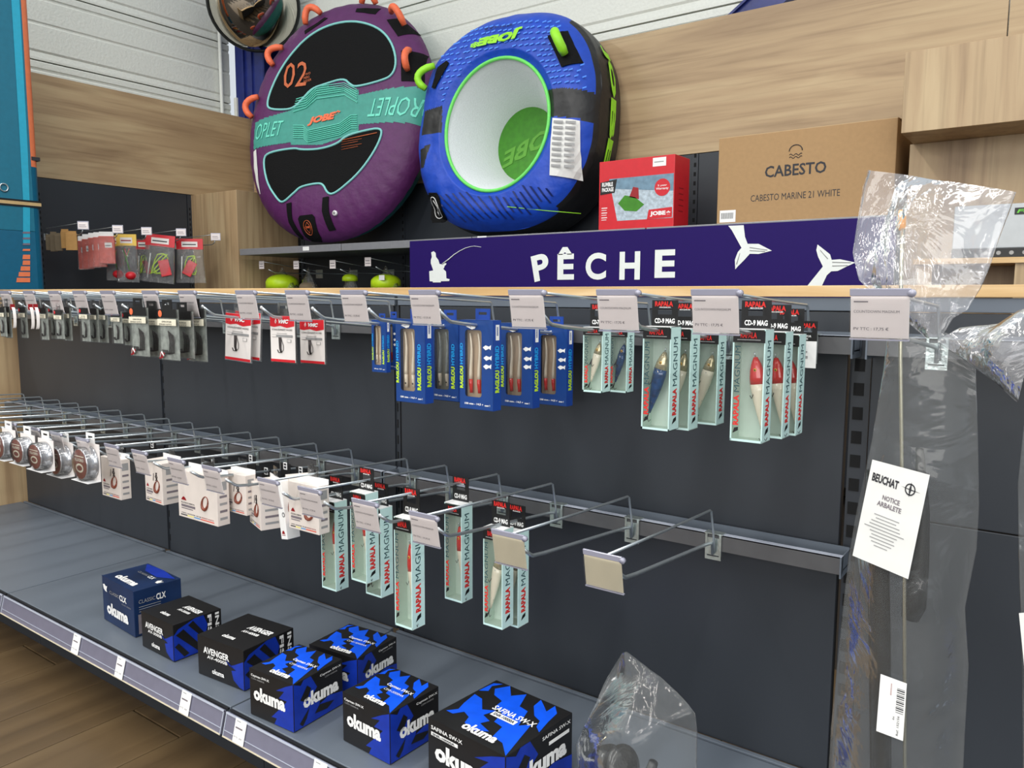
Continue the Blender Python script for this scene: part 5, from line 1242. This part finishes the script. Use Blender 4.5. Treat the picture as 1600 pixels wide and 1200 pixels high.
#SECTION leftgoods
# ------------------------------------------------------------------ paddle board
t = thing('paddle_board', 'tall teal paddle board with cyan stripe and orange rail standing at the left edge', 'paddle board', (-4.8, 1.75, 0))
xb = -4.8; ye = at(60, 250, x=-4.77).y-.01; yr = at(48, 250, x=-4.73).y; rw_ = ye-yr
def strip(name, y0, y1, x0, x1, m, z0=.03, z1=3.1):
    return MB().box((x0-xb, y0-1.75, z0), (x1-xb, y1-1.75, z1), m).build(name, t)
yc0 = at(16, 20, x=-4.73).y; yc1 = at(27, 20, x=-4.73).y
nz = 40; 
def rail(name, m, z0, z1):
    vs = []; fs = []; K = 10
    for zz in (z0, z1):
        for k in range(K+1): a = PI*(.5-k/K)*.9999; vs.append((.071*math.sin(a), yr-1.75+rw_*max(0, math.cos(a))**.7, zz))
    for k in range(K): fs.append((k, K+1+k, K+2+k, k+1))
    return MB().add(vs, fs, m, None, True).build(name, t)
zo0 = at(55, 262, x=-4.75).z
strip('deck', 1.37, yr, -4.87, -4.73, 'board_teal', zo0-.35, 3.1); strip('lower_deck', 1.37, yr, -4.87, -4.73, 'board_deep', .03, zo0-.352)
rail('orange_rail', 'board_orange', zo0, 3.1); rail('teal_rail', 'board_deep', .03, zo0)
MB().box((-.072, yr-1.75, zo0+.035), (.0705, ye-1.7485, zo0+.055), 'ink').build('dark_band', t)
yq = [(at(u_, v_, x=-4.728).y-1.75, at(u_, v_, x=-4.728).z) for u_, v_ in ((14, -60), (27, -60), (43, 225), (47, 330), (47, 380), (36, 380), (36, 310), (30, 200))]
MB().add([(.072, y, z) for y, z in yq], [tuple(range(len(yq)))[::-1]], 'board_cyan').build('cyan_stripe', t)
for k in range(9):
    v0 = 362+k*9; l_ = 36 - max(0, (k-5))*3.2
    q = [(at(u_, v_, x=-4.727).y-1.75, at(u_, v_, x=-4.727).z) for u_, v_ in ((l_, v0), (47, v0), (47, v0+(3 if k < 4 else 7)), (l_-1, v0+(3 if k < 4 else 7)))]
    MB().add([(.0735, y, z) for y, z in q], [(0, 1, 2, 3)], 'board_orange' if k > 2 else 'strip_grey').build('stripe', t)
zs = at(30, 316, x=-4.72).z
b = MB(); b.box((-.082, -.4, zs-.022), (.0745, ye-1.757, zs-.012), 'black'); b.box((-.082, -.4, zs+.006), (.0745, ye-1.757, zs+.016), 'black'); b.box((-.08, -.4, zs-.012), (.0735, ye-1.758, zs+.006), 'gold'); b.build('strap', t)
p = at(6, 293, x=-4.726); MB().tube([(.075+.0, p.y-1.75+.02*math.cos(k*PI/8), p.z+.02*math.sin(k*PI/8)) for k in range(17)], .004, 'steel', 6, None, False).build('ring', t)
# ------------------------------------------------------------------ goods hanging on the left wall unit (arms along +x)
def wall_hook(u, v, label, xr=-4.72):
    p = at(u, v, x=xr); t = thing('display_hook', label, 'display hook', (-5.2, p.y, p.z), 0, 'hooks on the left wall')
    n_ = xr+5.2
    MB().tube([(0, 0, -.05), (n_*.9, 0, -.055), (n_*.96, 0, -.045), (n_*.98, 0, -.03)], .003, 'steel').build('product_arm', t)
    MB().tube([(0, 0, -.05), (.02, 0, .0), (n_, 0, .012)], .0022, 'steel').build('label_arm', t)
    MB().box((0, -.015, -.07), (.003, .015, -.03), 'zinc').build('bracket', t)
    M = Matrix.Rotation(math.radians(42), 4, 'Z')
    h = MB().box((-.031, -.002, -.028), (.031, .001, .02), 'holder_edge', M).build('label_holder', t); h.location = (n_, 0, 0)
    c = MB().box((-.028, -.004, -.024), (.028, -.0025, .014), 'card_pink', M); F = M @ FRONT((0, -.0045, 0)); c.rect(-.022, -.014, .04, .003, 'print_grey', F); c.rect(-.022, -.004, .036, .003, 'print_grey', F); c.build('price_card', h)
    return t
for i, (u, v) in enumerate(((130, 351), (184, 357), (229, 360), (283, 362), (337, 369))):
    wall_hook(u, v, 'small-labelled hook on the left wall panel, %s from the paddle board' % ORD[i])
def flat_pack(name, label, cat, u, v0, v1, wpx, kind, grp, x=-4.8, tilt=0, rz=42):
    p = at(u, v0, x=x); q = at(u, v1, x=x); dep = (p-CAM).dot(FW); W = wpx*dep/FPX; H = p.z-q.z
    t = thing(name, label, cat, p, math.radians(rz), grp, 0, tilt)
    if kind == 'kraft' or kind == 'kraft_grey':
        MB().box((-W/2, -.006, -H), (W/2, .006, -H*.12), kind, bev=.002).build('pouch', t); MB().box((-W*.44, -.002, -H*.14), (W*.44, .002, 0), kind).build('folded_top', t)
    elif kind == 'pouch':
        MB().box((-W/2, -.008, -H), (W/2, .006, -H*.14), 'pouch_red', bev=.004).build('pouch', t); MB().box((-W*.45, -.002, -H*.16), (W*.45, .002, 0), 'white').build('header_card', t)
        b = MB(); b.rect(-W*.1, -H*.5, W*.45, H*.16, 'pack_white', FRONT((0, -.0085, 0))); b.rect(-W*.06, -H*.45, W*.34, H*.03, 'print_grey', FRONT((0, -.009, 0))); b.build('label', t)
        MB().add([(-W/2-.002, -.011, -H*1.02), (W/2+.002, -.011, -H*1.02), (W/2, -.009, -H*.14), (-W/2, -.009, -H*.14)], [(0, 1, 2, 3)], 'small_bag').build('plastic_sleeve', t)
    else:
        hc = 'header_yellow' if kind == 'yellow' else 'red'
        hh = H*.24
        b = MB(); b.box((-W/2, -.004, -hh), (W/2, .004, 0), hc); F = FRONT((0, -.0046, 0)); b.rect(-W*.3, -hh*.78, W*.6, hh*.5, 'pack_white', F); b.rect(-W*.26, -hh*.6, W*.5, hh*.1, 'red_dark' if kind == 'yellow' else 'ink', FRONT((0, -.005, 0))); b.build('header_card', t)
        vs = []; 
        n_ = 20; rows = 9; fs = []
        for i in range(rows):
            f = i/(rows-1); z = -hh*.9-(H-hh*.9)*f; ww = W/2*(1+.14*f); dd_ = .004+.022*math.sin(PI*min(1, f*1.1))
            for k in range(n_):
                a = 2*PI*k/n_; vs.append((ww*math.cos(a), dd_*math.sin(a)+.006*noise.noise(Vector((a*2, f*6, u*.1)))*math.sin(a), z))
        for i in range(rows-1):
            for k in range(n_): fs.append((i*n_+k, i*n_+(k+1) % n_, (i+1)*n_+(k+1) % n_, (i+1)*n_+k))
        MB().add(vs, fs, 'small_bag', None, True).build('plastic_sleeve', t)
        random.seed(int(u))
        if kind == 'yellow':
            MB().lathe([(0, .024)]+[(.032*math.sin(a*PI/8), .026*math.cos(a*PI/8)) for a in range(1, 8)]+[(0, -.026)], 'red', 18, Matrix.Translation((W*.14, 0, -H*.86))).build('red_float', t)
            MB().tube([(W*.1, -.004, -H*.75), (-W*.05, -.002, -H*.5), (-W*.2, 0, -H*.3), (W*.1, 0, -H*.34), (-W*.1, 0, -H*.56)], .004, 'green_mat', 8).build('line_winder', t)
            MB().tube([(-W*.1, -.002, -H*.3), (-W*.02, -.004, -H*.45), (W*.12, 0, -H*.3)], .003, 'red', 6).build('rig', t)
        else:
            b = MB(); pts = []
            for k in range(22): a = k*.9; pts.append((W*.3*math.cos(a)*(.6+.4*random.random()), .012*math.sin(a*1.7), -H*.6-H*.22*math.sin(a*.8)))
            b.tube(pts, .0035, 'float_lime', 6); b.build('lime_tackle', t)
            M = Matrix.Rotation(-.3 if kind == 'red' else .5, 4, 'Y')
            MB().box((-W*.16, -.016, -H*.36), (W*.2, -.012, -H*.02), 'red', Matrix.Translation((W*.12, 0, -H*.5)) @ M, bev=.003).build('red_tag', t)
            MB().tube([(-W*.36, -.004, -H*.92), (-W*.3, -.004, -H*.4)], .004, 'white', 8).build('float_stem', t)
    return t
for i, (u, v0, v1, w_, k) in enumerate(((76, 366, 391, 9, 'kraft_grey'), (83, 362, 393, 10, 'kraft_grey'), (91, 364, 392, 11, 'kraft_grey'), (101, 358, 388, 12, 'kraft'), (111, 361, 391, 17, 'kraft'))):
    flat_pack('paper_pack', 'small %s paper pack on the left wall, %s from the paddle board' % ('brown kraft' if k == 'kraft' else 'grey-brown', ORD[i]), 'pack', u, v0, v1, w_, k, 'small paper packs', -5.05+.055*i)
for i, (u, v0, v1, w_) in enumerate(((128, 369, 421, 13), (136, 366, 420, 16), (146, 364, 418, 17), (155, 363, 417, 19), (166, 362, 412, 24))):
    flat_pack('red_pouch', 'orange-red pouch with white top on the left wall, %s from the left' % ORD[i], 'pack', u, v0, v1, w_, 'pouch', 'orange-red pouches', -5.05+.06*i)
flat_pack('tackle_bag', 'yellow-headed tackle bag with red float behind the front yellow one', 'tackle bag', 178, 368, 438, 26, 'yellow', 'header card tackle bags', -4.92)
flat_pack('tackle_bag', 'yellow-headed clear tackle bag with a round red float', 'tackle bag', 197, 366, 441, 30, 'yellow', 'header card tackle bags', -4.82)
flat_pack('tackle_bag', 'red-headed clear tackle bag partly hidden, left of the big red-headed bag', 'tackle bag', 222, 374, 438, 20, 'red', 'header card tackle bags', -4.95)
flat_pack('tackle_bag', 'large red-headed clear tackle bag with lime tackle, middle one', 'tackle bag', 251, 367, 442, 44, 'red', 'header card tackle bags', -4.8, .1)
flat_pack('tackle_bag', 'red-headed clear tackle bag nearest the wooden pillar', 'tackle bag', 296, 373, 442, 40, 'red2', 'header card tackle bags', -4.75)
# ------------------------------------------------------------------ lime floats in bags below the far top shelf
for i, (u, v, uc, w_, hh, top) in enumerate(((409, 414, 441, 70, 30, 420), (463, 414, 482, 40, 34, 421), (520, 413, 547, 34, 24, 421), (575, 409, 603, 66, 30, 418))):
    p = at(u, v, y=3.33); t = thing('display_hook', 'hook with a tiny price tag below the far top shelf, %s from the pillar' % ORD[i], 'display hook', (p.x, YB, p.z), 0, 'hooks below the far top shelf')
    n_ = 3.33-YB
    MB().tube([(.05, 0, -.05), (.05, n_*.85, -.05), (.04, n_*.95, -.03)], .003, 'steel').build('product_arm', t); MB().tube([(.03, 0, -.03), (.02, n_, .02)], .0022, 'steel').build('label_arm', t)
    MB().box((.015, -.003, -.08), (.085, .0, -.02), 'zinc').build('bracket', t)
    c = MB().box((-.026, n_-.002, -.026), (.026, n_, .026), 'card_pink'); c.rect(-.02, -.012, .04, .004, 'print_grey', FRONT((0, n_-.0026, 0))); c.rect(-.02, .004, .036, .004, 'print_grey', FRONT((0, n_-.0026, 0))); c.build('price_card', t)
    q = at(uc, 436, y=3.48); dep = (q-CAM).dot(FW); R_ = w_*dep/FPX/2*.72
    zt = at(uc, top, y=3.48).z
    t = thing('bagged_float', ['wide lime float in a clear bag nearest the pillar, below the far shelf', 'clear bag hanging between two lime floats, showing little lime', 'small round lime float in a clear bag, third from the pillar', 'wide lime float with white sticker in a clear bag beside the purple sign'][i], 'float', (q.x, 3.48, zt), 0, 'bagged lime floats')
    col = 'float_lime' if i != 1 else 'kraft_grey'
    zc = at(uc, 428 if i != 1 else 440, y=3.48).z-zt
    MB().lathe([(0, 0)]+[(R_*math.sin(a*PI/2/8), (math.cos(a*PI/2/8)-1)*R_*.55) for a in range(1, 9)]+[(R_, -R_*.9), (0, -R_*.95)], col, 28, Matrix.Translation((0, 0, zc))).build('float', t)
    vs = []; fs = []; k_ = 24
    for a, (rr, z) in enumerate(((.05, .01), (.3, -.03), (.8, -.07), (1.15, -.12), (1.25, -.2), (1.2, -.34))):
        for k in range(k_):
            g = 2*PI*k/k_; ri = R_*rr*(1+.09*math.sin(g*7+a)); vs.append((ri*math.cos(g), ri*.6*math.sin(g), z))
    for a in range(5):
        for k in range(k_): fs.append((a*k_+k, a*k_+(k+1) % k_, (a+1)*k_+(k+1) % k_, (a+1)*k_+k))
    MB().add(vs, fs, 'small_bag', None, True).build('bag_film', t)
    if i == 3: MB().box((.03, -R_*.62-.03, zc-.04), (.075, -R_*.62-.028, zc-.01), 'white').build('sticker', t)
